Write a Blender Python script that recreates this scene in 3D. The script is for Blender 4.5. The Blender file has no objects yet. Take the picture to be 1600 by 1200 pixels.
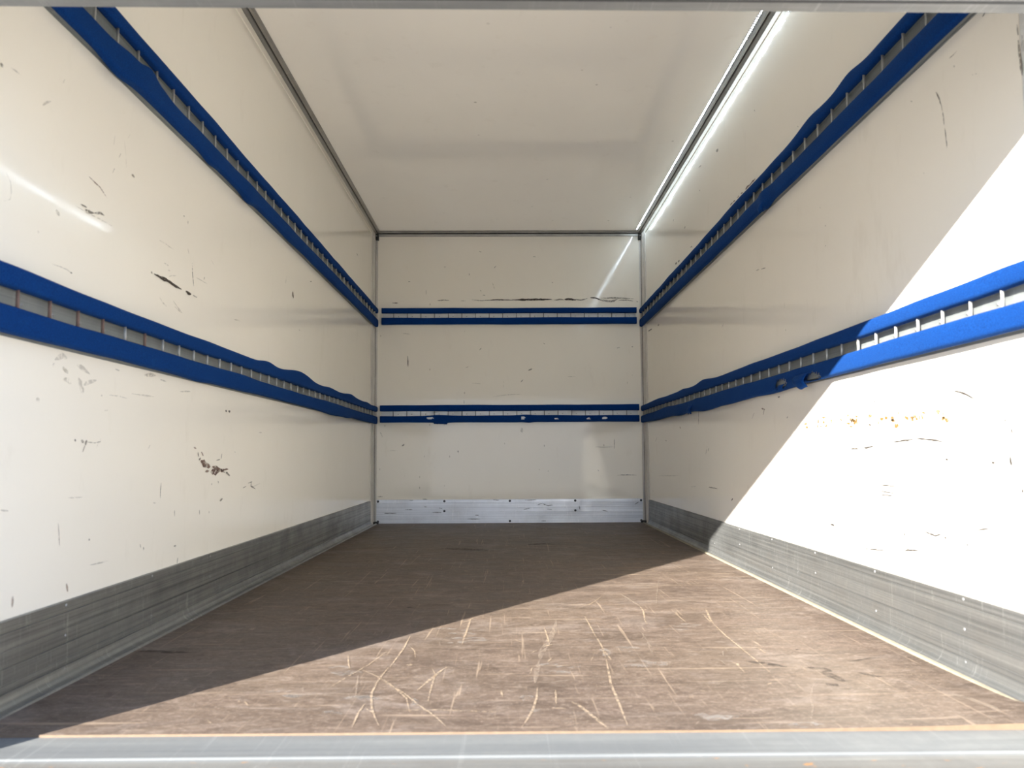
import bpy, bmesh, math, random
from mathutils import Vector, Matrix

# ------------------------------------------------------------------ camera
SC = bpy.context.scene
COL = SC.collection
F_PX, CY_PX = 1090.0, 645.1
PITCH, YAW, ROLL = 0.06226, 0.00784, -0.00490
CAM = Vector((-0.0224, -5.4035, 0.5097))
fw = Vector((math.sin(YAW)*math.cos(PITCH), math.cos(YAW)*math.cos(PITCH), math.sin(PITCH)))
rt = Vector((math.cos(YAW), -math.sin(YAW), 0.0))
up = rt.cross(fw)
rt2 = rt*math.cos(ROLL) + up*math.sin(ROLL)
up2 = -rt*math.sin(ROLL) + up*math.cos(ROLL)
cd = bpy.data.cameras.new('camera')
cam = bpy.data.objects.new('camera', cd)
COL.objects.link(cam)
bk = -fw
cam.matrix_world = Matrix(((rt2.x, up2.x, bk.x, CAM.x), (rt2.y, up2.y, bk.y, CAM.y), (rt2.z, up2.z, bk.z, CAM.z), (0, 0, 0, 1)))
cd.sensor_width = 36.0
cd.lens = 36.0*F_PX/1600.0
cd.shift_y = (CY_PX - 600.0)/1600.0
cd.clip_start = 0.05
cd.dof.use_dof = True
cd.dof.focus_distance = 4.2
cd.dof.aperture_fstop = 4.5
SC.camera = cam

# ------------------------------------------------------------------ world and sun
SUN_DIR = Vector((0.631, 0.775, -0.378)).normalized()      # the way the light travels
world = bpy.data.worlds.new('world')
SC.world = world
world.use_nodes = True
wn, wl = world.node_tree.nodes, world.node_tree.links
bg = wn['Background']
# hazy blue winter sky: pale at the horizon, deeper overhead, the same all the way round
tc = wn.new('ShaderNodeTexCoord')
sep = wn.new('ShaderNodeSeparateXYZ')
wl.new(tc.outputs['Generated'], sep.inputs['Vector'])
rmp = wn.new('ShaderNodeValToRGB')
el = rmp.color_ramp.elements
el[0].position, el[0].color = 0.0, (0.80, 0.87, 1.00, 1)
el[1].position, el[1].color = 0.75, (0.22, 0.42, 0.88, 1)
m_ = el.new(0.22); m_.color = (0.56, 0.74, 1.00, 1)
wl.new(sep.outputs['Z'], rmp.inputs['Fac'])
wl.new(rmp.outputs['Color'], bg.inputs['Color'])
bg.inputs['Strength'].default_value = 1.6
sd = bpy.data.lights.new('sun', 'SUN')
sd.energy = 20.0
sd.angle = math.radians(0.53)
sd.color = (1.0, 0.965, 0.91)
sun = bpy.data.objects.new('sun', sd)
COL.objects.link(sun)
sun.rotation_euler = SUN_DIR.to_track_quat('-Z', 'Y').to_euler()
sun.location = (-6, -10, 5)

vs = SC.view_settings
vs.view_transform = 'Standard'
vs.look = 'None'
vs.exposure = 0.38
vs.gamma = 1.0
vs.use_curve_mapping = False
SC.cycles.max_bounces = 12
SC.cycles.diffuse_bounces = 9
SC.cycles.glossy_bounces = 4
SC.cycles.transparent_max_bounces = 8
SC.cycles.sample_clamp_indirect = 8.0

random.seed(11)
W, H = 2.1, 2.27            # inner width and height
HX = W/2
YF = -4.075                 # rear end of the floor
YO = -4.275                 # outer edge of the rear frame
LED_POWER = 130.0

# ------------------------------------------------------------------ helpers
def link(o):
    COL.objects.link(o)
    return o

def tag(o, label=None, cat=None, group=None, kind=None):
    if label: o['label'] = label
    if cat: o['category'] = cat
    if group: o['group'] = group
    if kind: o['kind'] = kind
    return o

def mesh_obj(name, verts, faces, mat=None, parent=None, smooth=False):
    me = bpy.data.meshes.new(name)
    me.from_pydata([tuple(v) for v in verts], [], faces)
    me.update()
    if mat: me.materials.append(mat)
    if smooth:
        for p in me.polygons: p.use_smooth = True
    o = bpy.data.objects.new(name, me)
    link(o)
    if parent: o.parent = parent
    return o

def empty(name, loc=(0, 0, 0)):
    o = bpy.data.objects.new(name, None)
    o.empty_display_size = 0.1
    o.location = loc
    return link(o)

class MB:
    """collects geometry for one mesh"""
    def __init__(s): s.v, s.f = [], []
    def box(s, x0, x1, y0, y1, z0, z1):
        n = len(s.v)
        s.v += [(x0, y0, z0), (x1, y0, z0), (x1, y1, z0), (x0, y1, z0), (x0, y0, z1), (x1, y0, z1), (x1, y1, z1), (x0, y1, z1)]
        s.f += [(n, n+3, n+2, n+1), (n+4, n+5, n+6, n+7), (n, n+1, n+5, n+4), (n+1, n+2, n+6, n+5), (n+2, n+3, n+7, n+6), (n+3, n, n+4, n+7)]
        return s
    def extrude(s, prof, place, a, b, closed=True):
        """profile points (p, q) swept from a to b; place(p, q, t) gives the point"""
        n, k = len(s.v), len(prof)
        for t in (a, b):
            s.v += [place(p, q, t) for p, q in prof]
        for i in range(k if closed else k-1):
            j = (i+1) % k
            s.f.append((n+i, n+j, n+k+j, n+k+i))
        if closed:
            s.f.append(tuple(n+i for i in range(k))[::-1])
            s.f.append(tuple(n+k+i for i in range(k)))
        return s
    def dome(s, c, nrm, r, h, seg=8):
        nrm = Vector(nrm).normalized()
        u = nrm.orthogonal().normalized(); w = nrm.cross(u); c = Vector(c)
        n = len(s.v)
        for rr, hh in ((r, 0), (r*0.75, h*0.7)):
            for i in range(seg):
                a = 2*math.pi*i/seg
                s.v.append(tuple(c + u*(rr*math.cos(a)) + w*(rr*math.sin(a)) + nrm*hh))
        s.v.append(tuple(c + nrm*h))
        for i in range(seg):
            j = (i+1) % seg
            s.f.append((n+i, n+j, n+seg+j, n+seg+i))
            s.f.append((n+seg+i, n+seg+j, n+2*seg))
        return s
    def build(s, name, mat, parent=None, smooth=False, recalc=True):
        o = mesh_obj(name, s.v, s.f, mat, parent, smooth)
        if recalc:
            bm = bmesh.new(); bm.from_mesh(o.data)
            bmesh.ops.recalc_face_normals(bm, faces=bm.faces)
            bm.to_mesh(o.data); bm.free()
        return o

# ------------------------------------------------------------------ materials
def new_mat(name):
    m = bpy.data.materials.new(name)
    m.use_nodes = True
    nt = m.node_tree
    return m, nt.nodes, nt.links, nt.nodes['Principled BSDF']

def N(nodes, kind, **kw):
    n = nodes.new(kind)
    for k, v in kw.items():
        if k in n.inputs.keys(): n.inputs[k].default_value = v
        else: setattr(n, k, v)
    return n

def coords(nodes, links, scale=(1, 1, 1)):
    tc = nodes.new('ShaderNodeTexCoord')
    mp = nodes.new('ShaderNodeMapping')
    mp.inputs['Scale'].default_value = scale
    links.new(tc.outputs['Object'], mp.inputs['Vector'])
    return mp.outputs['Vector']

def noise(nodes, links, vec, scale, detail=4.0, rough=0.55, dist=0.0):
    n = nodes.new('ShaderNodeTexNoise')
    n.inputs['Scale'].default_value = scale
    n.inputs['Detail'].default_value = detail
    n.inputs['Roughness'].default_value = rough
    n.inputs['Distortion'].default_value = dist
    links.new(vec, n.inputs['Vector'])
    return n.outputs['Fac']

def ramp(nodes, links, fac, stops):
    r = nodes.new('ShaderNodeValToRGB')
    e = r.color_ramp.elements
    while len(e) < len(stops): e.new(0.5)
    for i, (p, c) in enumerate(stops):
        e[i].position = p
        e[i].color = (c, c, c, 1) if isinstance(c, (int, float)) else (*c, 1)
    links.new(fac, r.inputs['Fac'])
    return r.outputs['Color']

def mix(nodes, links, fac, a, b, mode='MIX'):
    m = nodes.new('ShaderNodeMix')
    m.data_type = 'RGBA'; m.blend_type = mode
    for sock, val in ((m.inputs[0], fac), (m.inputs[6], a), (m.inputs[7], b)):
        if isinstance(val, (int, float)): sock.default_value = val
        elif isinstance(val, tuple): sock.default_value = (*val, 1)
        else: links.new(val, sock)
    return m.outputs[2]

def bump(nodes, links, height, strength, dist, prev=None):
    b = nodes.new('ShaderNodeBump')
    b.inputs['Strength'].default_value = strength
    b.inputs['Distance'].default_value = dist
    links.new(height, b.inputs['Height'])
    if prev is not None: links.new(prev, b.inputs['Normal'])
    return b.outputs['Normal']

def panel_material(name, base, speck_axis, rough=0.10, wave=0.35, ior=1.55):
    """glossy resin panel: faint weave, light dirt, tiny dark nicks"""
    m, n, l, p = new_mat(name)
    big = noise(n, l, coords(n, l), 1.3, 3)
    col = mix(n, l, ramp(n, l, big, [(0.3, 0.0), (0.75, 1.0)]), base, tuple(c*0.955 for c in base))
    grime = noise(n, l, coords(n, l, (1, 1, 0.35) if speck_axis == 'z' else (1, 1, 1)), 9.0, 4, 0.7)
    col = mix(n, l, ramp(n, l, grime, [(0.60, 0.0), (0.80, 0.35)]), col, (base[0]*0.80, base[1]*0.78, base[2]*0.74))
    # small nicks: sparse cells stretched into dashes
    sc = (26, 26, 11) if speck_axis == 'z' else (12, 12, 12)
    warp = coords(n, l, sc)
    vor = N(n, 'ShaderNodeTexVoronoi', feature='F1')
    vor.inputs['Scale'].default_value = 1.0
    l.new(warp, vor.inputs['Vector'])
    near = ramp(n, l, vor.outputs['Distance'], [(0.05, 1.0), (0.12, 0.0)])
    pick = n.new('ShaderNodeSeparateColor'); l.new(vor.outputs['Color'], pick.inputs[0])
    few = ramp(n, l, pick.outputs[0], [(0.90, 0.0), (0.93, 1.0)])
    sp = n.new('ShaderNodeMath'); sp.operation = 'MULTIPLY'
    l.new(near, sp.inputs[0]); l.new(few, sp.inputs[1])
    sp2 = n.new('ShaderNodeMath'); sp2.operation = 'MULTIPLY'; sp2.inputs[1].default_value = 0.55
    l.new(sp.outputs[0], sp2.inputs[0])
    col = mix(n, l, sp2.outputs[0], col, (0.22, 0.18, 0.14))
    l.new(col, p.inputs['Base Color'])
    rg = ramp(n, l, grime, [(0.3, rough), (0.8, rough + 0.10)])
    l.new(rg, p.inputs['Roughness'])
    p.inputs['IOR'].default_value = ior
    nb = bump(n, l, noise(n, l, coords(n, l, (1, 1, 0.6)), 2.2, 1), wave, 0.004)
    l.new(nb, p.inputs['Normal'])
    return m

M_WALL = panel_material('cream_resin_panel', (0.93, 0.882, 0.782), 'z', 0.035, 0.22)
M_CEIL = panel_material('cream_ceiling_panel', (0.92, 0.872, 0.785), 'none', 0.03, 0.05, 1.65)

def add_daylight_fill(m, amount, tint):
    """added roof translucency: lets a little outside light in to brighten the far end"""
    n, l = m.node_tree.nodes, m.node_tree.links
    out = next(x for x in n if x.type == 'OUTPUT_MATERIAL')
    tr = N(n, 'ShaderNodeBsdfTranslucent'); tr.inputs['Color'].default_value = (*tint, 1)
    mx = n.new('ShaderNodeMixShader'); mx.inputs[0].default_value = amount
    l.new(n['Principled BSDF'].outputs[0], mx.inputs[1]); l.new(tr.outputs[0], mx.inputs[2])
    l.new(mx.outputs[0], out.inputs['Surface'])
add_daylight_fill(M_CEIL, 0.020, (0.95, 0.84, 0.66))  # translucency added only to bring more light into the deep end

def metal_material(name, base, dark, axis, rough=0.38, metallic=0.85, scratch=0.5, spot=None):
    """worn aluminium or zinc: long streaks, cloudy tarnish, cross scratches"""
    m, n, l, p = new_mat(name)
    st = {'y': (9, 0.35, 60), 'x': (0.35, 9, 60), 'z': (40, 40, 1.0)}[axis]
    streak = noise(n, l, coords(n, l, st), 1.6, 7, 0.65)
    cloud = noise(n, l, coords(n, l), 6.5, 6, 0.65)
    col = mix(n, l, ramp(n, l, streak, [(0.33, 0.0), (0.68, 1.0)]), dark, base)
    col = mix(n, l, ramp(n, l, cloud, [(0.42, 0.0), (0.75, 0.65)]), col, dark)
    cs = {'y': (1, 70, 6), 'x': (70, 1, 6), 'z': (6, 6, 70)}[axis]
    cross = noise(n, l, coords(n, l, cs), 1.0, 5, 0.7, 1.5)
    cr = ramp(n, l, cross, [(0.59, 0.0), (0.69, scratch)])
    col = mix(n, l, cr, col, tuple(min(1, c*1.45) for c in base))
    if spot:
        sp = noise(n, l, coords(n, l, (1, 2.2, 1)), 26, 3, 0.5)
        col = mix(n, l, ramp(n, l, sp, [(0.66, 0.0), (0.72, 0.85)]), col, spot)
    l.new(col, p.inputs['Base Color'])
    p.inputs['Metallic'].default_value = metallic
    l.new(ramp(n, l, cloud, [(0.3, rough - 0.08), (0.75, rough + 0.18)]), p.inputs['Roughness'])
    nb = bump(n, l, streak, 0.12, 0.002)
    l.new(nb, p.inputs['Normal'])
    return m

M_KICK = metal_material('worn_aluminium', (0.42, 0.42, 0.40), (0.19, 0.195, 0.19), 'y', 0.42, 0.80)
M_KICKX = metal_material('sky_sheen_aluminium', (0.93, 0.94, 0.97), (0.62, 0.63, 0.66), 'x', 0.36, 0.6)  # sky reflection put into a paler, bluer base than the side plates
M_TRIM = metal_material('grey_aluminium_trim', (0.55, 0.54, 0.51), (0.36, 0.35, 0.33), 'y', 0.40, 0.80, 0.2)
M_TRIMZ = metal_material('pale_corner_trim', (0.86, 0.84, 0.80), (0.52, 0.49, 0.45), 'z', 0.42, 0.15, 0.2)
M_SILL = metal_material('galvanised_sill', (0.21, 0.215, 0.205), (0.12, 0.125, 0.125), 'x', 0.60, 0.2, 0.25)
M_SILLR = metal_material('rusty_sill_lip', (0.20, 0.20, 0.185), (0.10, 0.092, 0.08), 'x', 0.60, 0.2, 0.3, (0.36, 0.17, 0.05))
M_BAR = metal_material('shutter_bar_zinc', (0.34, 0.34, 0.32), (0.18, 0.18, 0.175), 'x', 0.50, 0.35, 0.3)
M_RAIL = metal_material('galvanised_rail', (0.36, 0.38, 0.37), (0.23, 0.245, 0.24), 'y', 0.45, 0.45, 0.25)
M_RAILX = metal_material('galvanised_rail_cross', (0.78, 0.79, 0.79), (0.58, 0.59, 0.60), 'x', 0.45, 0.45, 0.25)

def plain(name, col, rough=0.5, metallic=0.0):
    m, n, l, p = new_mat(name)
    f = noise(n, l, coords(n, l), 40, 3)
    c = mix(n, l, ramp(n, l, f, [(0.3, 0.0), (0.7, 1.0)]), tuple(x*0.85 for x in col), tuple(min(1, x*1.12) for x in col))
    l.new(c, p.inputs['Base Color'])
    p.inputs['Roughness'].default_value = rough
    p.inputs['Metallic'].default_value = metallic
    return m

M_RUNG = plain('zinc_rung', (0.42, 0.42, 0.40), 0.45, 0.35)
M_RUNGD = plain('dull_rung', (0.10, 0.10, 0.105), 0.5, 0.3)
M_RUST = plain('rusted_rung', (0.20, 0.125, 0.095), 0.7, 0.1)
M_RIVET = plain('rivet_steel', (0.34, 0.34, 0.335), 0.4, 0.6)
M_RIVETD = plain('dark_screw', (0.06, 0.06, 0.065), 0.5, 0.3)
M_BLACK = plain('black_gap', (0.025, 0.023, 0.02), 0.7)
M_BEAD = plain('beige_sealant', (0.27, 0.235, 0.165), 0.6)
M_PLY = plain('plywood_edge', (0.15, 0.10, 0.062), 0.7)
M_RUBBER = plain('rubber_seal', (0.05, 0.05, 0.05), 0.6)
M_SLAT = plain('white_shutter_slat', (0.70, 0.70, 0.68), 0.4)

def carpet_material():
    m, n, l, p = new_mat('blue_carpet')
    v = coords(n, l)
    fine = noise(n, l, v, 420, 2, 0.6)
    patch = noise(n, l, v, 14, 4, 0.6)
    col = mix(n, l, ramp(n, l, fine, [(0.3, 0.0), (0.75, 1.0)]), (0.0008, 0.019, 0.108), (0.003, 0.050, 0.22))
    col = mix(n, l, ramp(n, l, patch, [(0.62, 0.0), (0.82, 0.35)]), col, (0.012, 0.078, 0.25))
    l.new(col, p.inputs['Base Color'])
    p.inputs['Roughness'].default_value = 0.95
    p.inputs['Specular IOR Level'].default_value = 0.1
    p.inputs['Sheen Weight'].default_value = 0.06
    p.inputs['Sheen Roughness'].default_value = 0.5
    p.inputs['Sheen Tint'].default_value = (0.25, 0.55, 1.0, 1)
    l.new(bump(n, l, fine, 0.5, 0.002), p.inputs['Normal'])
    return m
M_CARPET = carpet_material()

def floor_material():
    m, n, l, p = new_mat('worn_brown_floor')
    v = coords(n, l)
    big = noise(n, l, v, 1.1, 5, 0.6, 0.5)
    mid = noise(n, l, coords(n, l, (0.55, 1.6, 1)), 6.0, 6, 0.68, 0.6)
    fine = noise(n, l, coords(n, l, (0.5, 1.5, 1)), 55, 5, 0.7)
    col = mix(n, l, ramp(n, l, mid, [(0.32, 0.0), (0.70, 1.0)]), (0.070, 0.050, 0.038), (0.160, 0.117, 0.090))
    col = mix(n, l, ramp(n, l, big, [(0.40, 0.0), (0.72, 0.55)]), col, (0.150, 0.112, 0.078))
    col = mix(n, l, ramp(n, l, fine, [(0.52, 0.0), (0.74, 0.55)]), col, (0.25, 0.20, 0.16))
    # dusty worn patches
    worn = noise(n, l, coords(n, l, (0.8, 1.3, 1)), 3.2, 5, 0.72, 0.8)
    col = mix(n, l, ramp(n, l, worn, [(0.54, 0.0), (0.70, 0.50)]), col, (0.27, 0.225, 0.195))
    grit = noise(n, l, coords(n, l, (0.7, 1.2, 1)), 24, 6, 0.75, 1.2)
    col = mix(n, l, ramp(n, l, grit, [(0.36, 0.55), (0.50, 0.0)]), col, (0.055, 0.038, 0.028))
    col = mix(n, l, ramp(n, l, grit, [(0.56, 0.0), (0.72, 0.60)]), col, (0.29, 0.235, 0.19))
    smear = noise(n, l, coords(n, l, (1.1, 5.5, 1)), 2.4, 5, 0.72, 2.2)
    col = mix(n, l, ramp(n, l, smear, [(0.56, 0.0), (0.70, 0.50)]), col, (0.235, 0.195, 0.165))
    col = mix(n, l, ramp(n, l, smear, [(0.30, 0.50), (0.44, 0.0)]), col, (0.062, 0.045, 0.035))
    speckle = noise(n, l, coords(n, l, (0.8, 1.1, 1)), 130, 4, 0.7)
    col = mix(n, l, ramp(n, l, speckle, [(0.34, 0.45), (0.48, 0.0)]), col, (0.075, 0.054, 0.042))
    col = mix(n, l, ramp(n, l, speckle, [(0.56, 0.0), (0.70, 0.50)]), col, (0.31, 0.25, 0.205))
    # hair scratches
    for k, (sx, sy, ang) in enumerate(((2.2, 70, 0.5), (60, 2.0, 0.35), (3, 80, -0.8), (1.6, 110, 0.12), (90, 2.5, -0.3))):
        tc = n.new('ShaderNodeTexCoord'); mp = n.new('ShaderNodeMapping')
        mp.inputs['Rotation'].default_value = (0, 0, ang)
        mp.inputs['Scale'].default_value = (sx, sy, 1)
        l.new(tc.outputs['Object'], mp.inputs['Vector'])
        s = noise(n, l, mp.outputs['Vector'], 1.0, 3, 0.6, 0.8)
        col = mix(n, l, ramp(n, l, s, [(0.66, 0.0), (0.71, 0.55)]), col, (0.34, 0.26, 0.185))
    l.new(col, p.inputs['Base Color'])
    l.new(ramp(n, l, mid, [(0.3, 0.42), (0.75, 0.62)]), p.inputs['Roughness'])
    p.inputs['Specular IOR Level'].default_value = 0.22
    nb = bump(n, l, fine, 0.25, 0.001)
    l.new(nb, p.inputs['Normal'])
    return m
M_FLOOR = floor_material()

def mark_material(name, col, alpha, brk=0.45, scale=60):
    m, n, l, p = new_mat(name)
    p.inputs['Base Color'].default_value = (*col, 1)
    p.inputs['Roughness'].default_value = 0.65
    f = noise(n, l, coords(n, l), scale, 4, 0.65)
    a = ramp(n, l, f, [(brk - 0.07, 0.0), (brk + 0.07, alpha)])
    l.new(a, p.inputs['Alpha'])
    return m
TONES = {
    'D': mark_material('scrape_black', (0.055, 0.042, 0.032), 0.95, 0.36, 120),
    'd': mark_material('scrape_dark', (0.14, 0.12, 0.098), 0.62, 0.42, 110),
    'g': mark_material('scuff_grey', (0.42, 0.39, 0.35), 0.30, 0.45, 80),
    'B': mark_material('scrape_brown', (0.17, 0.10, 0.075), 0.8, 0.42, 90),
    'b': mark_material('scuff_brown', (0.26, 0.16, 0.12), 0.6, 0.42, 90),
    'o': mark_material('scuff_olive', (0.36, 0.32, 0.23), 0.35, 0.48, 70),
    'y': mark_material('stain_yellow', (0.20, 0.115, 0.028), 0.97, 0.42, 160),
    't': mark_material('scuff_teal', (0.30, 0.42, 0.38), 0.6, 0.42, 80),
    'p': mark_material('scratch_pale', (0.46, 0.35, 0.24), 0.62, 0.46, 90),
    'q': mark_material('scratch_faint', (0.33, 0.26, 0.20), 0.38, 0.46, 60),
    'w': mark_material('worn_patch', (0.34, 0.30, 0.265), 0.40, 0.52, 38),
    'k': mark_material('dark_stain', (0.06, 0.045, 0.035), 0.55, 0.46, 30),
    's': mark_material('scratch_sunny', (0.055, 0.048, 0.042), 0.97, 0.34, 100),
    'K': mark_material('black_speck', (0.02, 0.02, 0.02), 0.95, 0.3, 60),
}

# ------------------------------------------------------------------ ground and shell
g = MB().box(-40, 40, -60, 30, -1.25, -1.05).build('ground', plain('asphalt_yard', (0.38, 0.355, 0.315), 0.9))
tag(g, 'grey paved yard under the truck', 'ground', kind='structure')

floor = None
def build_floor():
    # slab whose rear right corner has lifted a few millimetres
    nx, ny = 42, 20
    x0, x1, y0, y1, t = -HX, HX, YF, 0.0, 0.012
    def lift(x, y):
        a = max(0.0, (x - 0.35)/0.7); b = max(0.0, 1 - (y - y0)/0.5)
        c = max(0.0, (-x - 0.80)/0.25)
        return 0.011*(a*a)*b*b + 0.004*(c*c)*b*b
    vs_, fs = [], []
    for k in (0, 1):
        for j in range(ny+1):
            y = y0 + (y1 - y0)*(j/ny)**1.6
            for i in range(nx+1):
                x = x0 + (x1 - x0)*i/nx
                vs_.append((x, y, lift(x, y) - (t if k else 0)))
    r = nx+1; top = (ny+1)*r
    for j in range(ny):
        for i in range(nx):
            a = j*r+i
            fs.append((a, a+1, a+r+1, a+r)); fs.append((top+a, top+a+r, top+a+r+1, top+a+1))
    for i in range(nx):
        a = i; fs.append((a, top+a, top+a+1, a+1))
        a = ny*r+i; fs.append((a, a+1, top+a+1, top+a))
    for j in range(ny):
        a = j*r; fs.append((a, a+r, top+a+r, top+a))
        a = j*r+nx; fs.append((a, top+a, top+a+r, a+r))
    o = mesh_obj('floor', vs_, fs, M_FLOOR)
    o.data.materials.append(M_PLY)
    n2 = 2*nx*ny
    for i, p in enumerate(o.data.polygons):
        if n2 <= i < n2 + 2*nx: p.material_index = 1 if (p.center.y < y0 + 0.01) else 0
    return o
floor = tag(build_floor(), 'scuffed brown plywood load floor of the truck', 'floor', kind='structure')
sub = MB().box(-HX-0.06, HX+0.06, YF+0.05, 0.06, -0.09, -0.0125).build('subfloor', M_BLACK, floor)

wl_ = tag(MB().box(-HX-0.03, -HX, -4.09, 0.0, -0.012, H).build('wall_left', M_WALL), 'cream side wall carrying the scraped brown gouge, opposite the sunlit wall', 'wall', kind='structure')
wr_ = tag(MB().box(HX, HX+0.03, -4.01, 0.0, -0.012, H).build('wall_right', M_WALL), 'cream side wall crossed by the sharp sunlight edge', 'wall', kind='structure')
wb_ = tag(MB().box(-HX-0.03, HX+0.03, 0.0, 0.03, -0.012, H).build('wall_back', M_WALL), 'cream front bulkhead at the far end of the truck box', 'wall', kind='structure')
ce_ = tag(mesh_obj('ceiling', [(-HX-0.03, -4.25, H), (-HX-0.03, 0.03, H), (HX+0.03, 0.03, H), (HX+0.03, -4.25, H)], [(0, 1, 2, 3)], M_CEIL), 'glossy cream ceiling panel of the truck box', 'ceiling', kind='structure')

# ------------------------------------------------------------------ kick plates
KICK = [(0.0, 0.0), (0.030, 0.0), (0.030, 0.003), (0.020, 0.008), (0.013, 0.017), (0.010, 0.030), (0.0095, 0.034), (0.0065, 0.035), (0.0065, 0.0375), (0.0095, 0.0385),
        (0.0095, 0.050), (0.0078, 0.051), (0.0078, 0.053), (0.0095, 0.054),
        (0.0095, 0.084), (0.0065, 0.085), (0.0065, 0.0875), (0.0095, 0.0885), (0.0095, 0.118), (0.0080, 0.119), (0.0080, 0.1205), (0.0095, 0.1215), (0.0095, 0.155),
        (0.0065, 0.156), (0.0065, 0.1585), (0.0095, 0.1595), (0.0090, 0.180), (0.0, 0.181)]
KICKB = [(0.0, 0.0), (0.0095, 0.0)] + KICK[6:]
def side_place(s):
    return lambda p, q, t: (s*(HX - p), t, q)
def kick(name, s, label):
    o = MB().extrude(KICK, side_place(s), -4.068, -0.150).build(name, M_KICK)
    tag(o, label, 'kick plate', kind='structure')
    me = None
    ys = [-3.76 + 0.392*i for i in range(10)]
    for i, y in enumerate(ys):
        rows = (0.172, 0.103, 0.028) if i == 0 else ((0.172, 0.060) if i % 2 else (0.172, 0.103))
        for z in rows:
            if me is None:
                r = MB().dome((0, 0, 0), (-s, 0, 0), 0.0042, 0.0022).build('rivet', M_RIVET, o, True)
                me = r.data
            else:
                r = link(bpy.data.objects.new('rivet', me)); r.parent = o
            r.location = (s*(HX - 0.0092), y, z)
    bd = MB().extrude([(0.029, 0.0), (0.040, 0.0), (0.036, 0.005), (0.029, 0.006)], side_place(s), -4.06, -0.02).build('sealant_bead', M_BEAD if s > 0 else M_KICK, o)
    return o
kick('baseboard_left', -1, 'worn grey ribbed aluminium kick plate lying wholly in shade')
kick('baseboard_right', 1, 'scratched aluminium kick plate half lit by direct sun')
kb = MB().extrude(KICKB, lambda p, q, t: (t, -p, q), -HX+0.026, HX-0.026).build('baseboard_back', M_KICKX)
tag(kb, 'silvery kick plate with painted sky sheen across the foot of the far bulkhead', 'kick plate', kind='structure')
screw = None
for x, z in [(-1.012, .168), (-.503, .168), (0.0, .168), (.503, .168), (1.010, .168), (-.503, .093), (.503, .093), (-1.012, .015), (0, .015), (1.010, .015)]:
    if screw is None:
        r = MB().dome((0, 0, 0), (0, -1, 0), 0.0095, 0.003).build('screw', M_RIVETD, kb, True); screw = r.data
    else:
        r = link(bpy.data.objects.new('screw', screw)); r.parent = kb
    r.location = (x, -0.0092, z)

# ------------------------------------------------------------------ corner trims
def corner(name, s, label):
    # flange on the side wall, dark gap, flange on the bulkhead
    o = MB().extrude([(0.0, 0.150), (0.004, 0.148), (0.006, 0.120), (0.004, 0.112), (0.004, 0.075), (0.009, 0.070), (0.009, 0.014), (0.0, 0.014)],
                     lambda p, q, t: (s*(HX - p), -q, t), 0.0, H-0.02).build(name, M_TRIMZ)
    tag(o, label, 'trim', kind='structure')
    MB().extrude([(0.0, 0.0), (0.010, 0.0), (0.010, 0.004), (0.004, 0.0135), (0.0, 0.0135)], lambda p, q, t: (s*(HX - p), -q, t), 0.0, H-0.02).build('joint_gap', M_BLACK, o)
    MB().extrude([(0.0102, 0.0), (0.0102, 0.006), (0.023, 0.006), (0.0235, 0.0)], lambda p, q, t: (s*(HX - p), -q, t), 0.0, H-0.02).build('bulkhead_flange', M_TRIMZ, o)
    cap = MB()
    cap.box(min(s*(HX-.001), s*(HX-.030)), max(s*(HX-.001), s*(HX-.030)), -0.03, -0.001, H-0.062, H-0.008)
    c = cap.build('corner_cap', M_BLACK, o)
    MB().dome((s*(HX-0.016), -0.0302, H-0.032), (0, -1, 0), 0.006, 0.004).build('cap_rivet', M_RIVET, c, True)
    MB().box(min(s*(HX-.0), s*(HX-.045)), max(s*(HX-.0), s*(HX-.045)), -0.05, -0.0005, 0.0006, 0.016).build('corner_foot_block', M_BLACK, o)  # small black block at the foot of the corner
    return o
corner('trim_1', -1, 'pale vertical corner trim beside the shaded side wall')
corner('trim_2', 1, 'pale vertical corner trim beside the sunlit side wall')
def ceil_trim(name, s, label):
    o = MB().extrude([(0.0, 0.0), (0.046, 0.0), (0.046, 0.004), (0.040, 0.007), (0.036, 0.010), (0.027, 0.011), (0.026, 0.006), (0.021, 0.006), (0.020, 0.014), (0.010, 0.018), (0.006, 0.020), (0.0, 0.020)],
                     lambda p, q, t: (s*(HX - p), t, H - q), -4.2, -0.03).build(name, M_TRIM)
    tag(o, label, 'trim', kind='structure')
    MB().extrude([(0.0, 0.020), (0.005, 0.020), (0.004, 0.048), (0.0, 0.050)], lambda p, q, t: (s*(HX - p), t, H - q), -4.01, -0.03).build('wall_flange', M_WALL, o)
    MB().extrude([(0.0202, 0.0062), (0.0258, 0.0062), (0.0258, 0.0072), (0.0202, 0.0072)], lambda p, q, t: (s*(HX - p), t, H - q), -4.2, -0.03).build('joint_gap', M_BLACK, o)
    return o
ceil_trim('trim_3', -1, 'dark ridged ceiling edge trim without any light strip')
ceil_trim('trim_4', 1, 'dark ridged ceiling edge trim running along the lit diode strip')
t5 = MB().extrude([(0.0, 0.0), (0.055, 0.0), (0.052, 0.004), (0.030, 0.006), (0.0295, 0.010), (0.012, 0.012), (0.010, 0.030), (0.0, 0.031)], lambda p, q, t: (t, -p, H - q), -HX+0.03, HX-0.03).build('trim_5', M_TRIM)
tag(t5, 'slim metal trim where ceiling meets far bulkhead', 'trim', kind='structure')
MB().extrude([(0.0122, 0.0105), (0.0290, 0.0105), (0.0290, 0.0125), (0.0122, 0.0135)], lambda p, q, t: (t, -p, H - q), -HX+0.03, HX-0.03).build('joint_gap', M_BLACK, t5)

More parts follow.
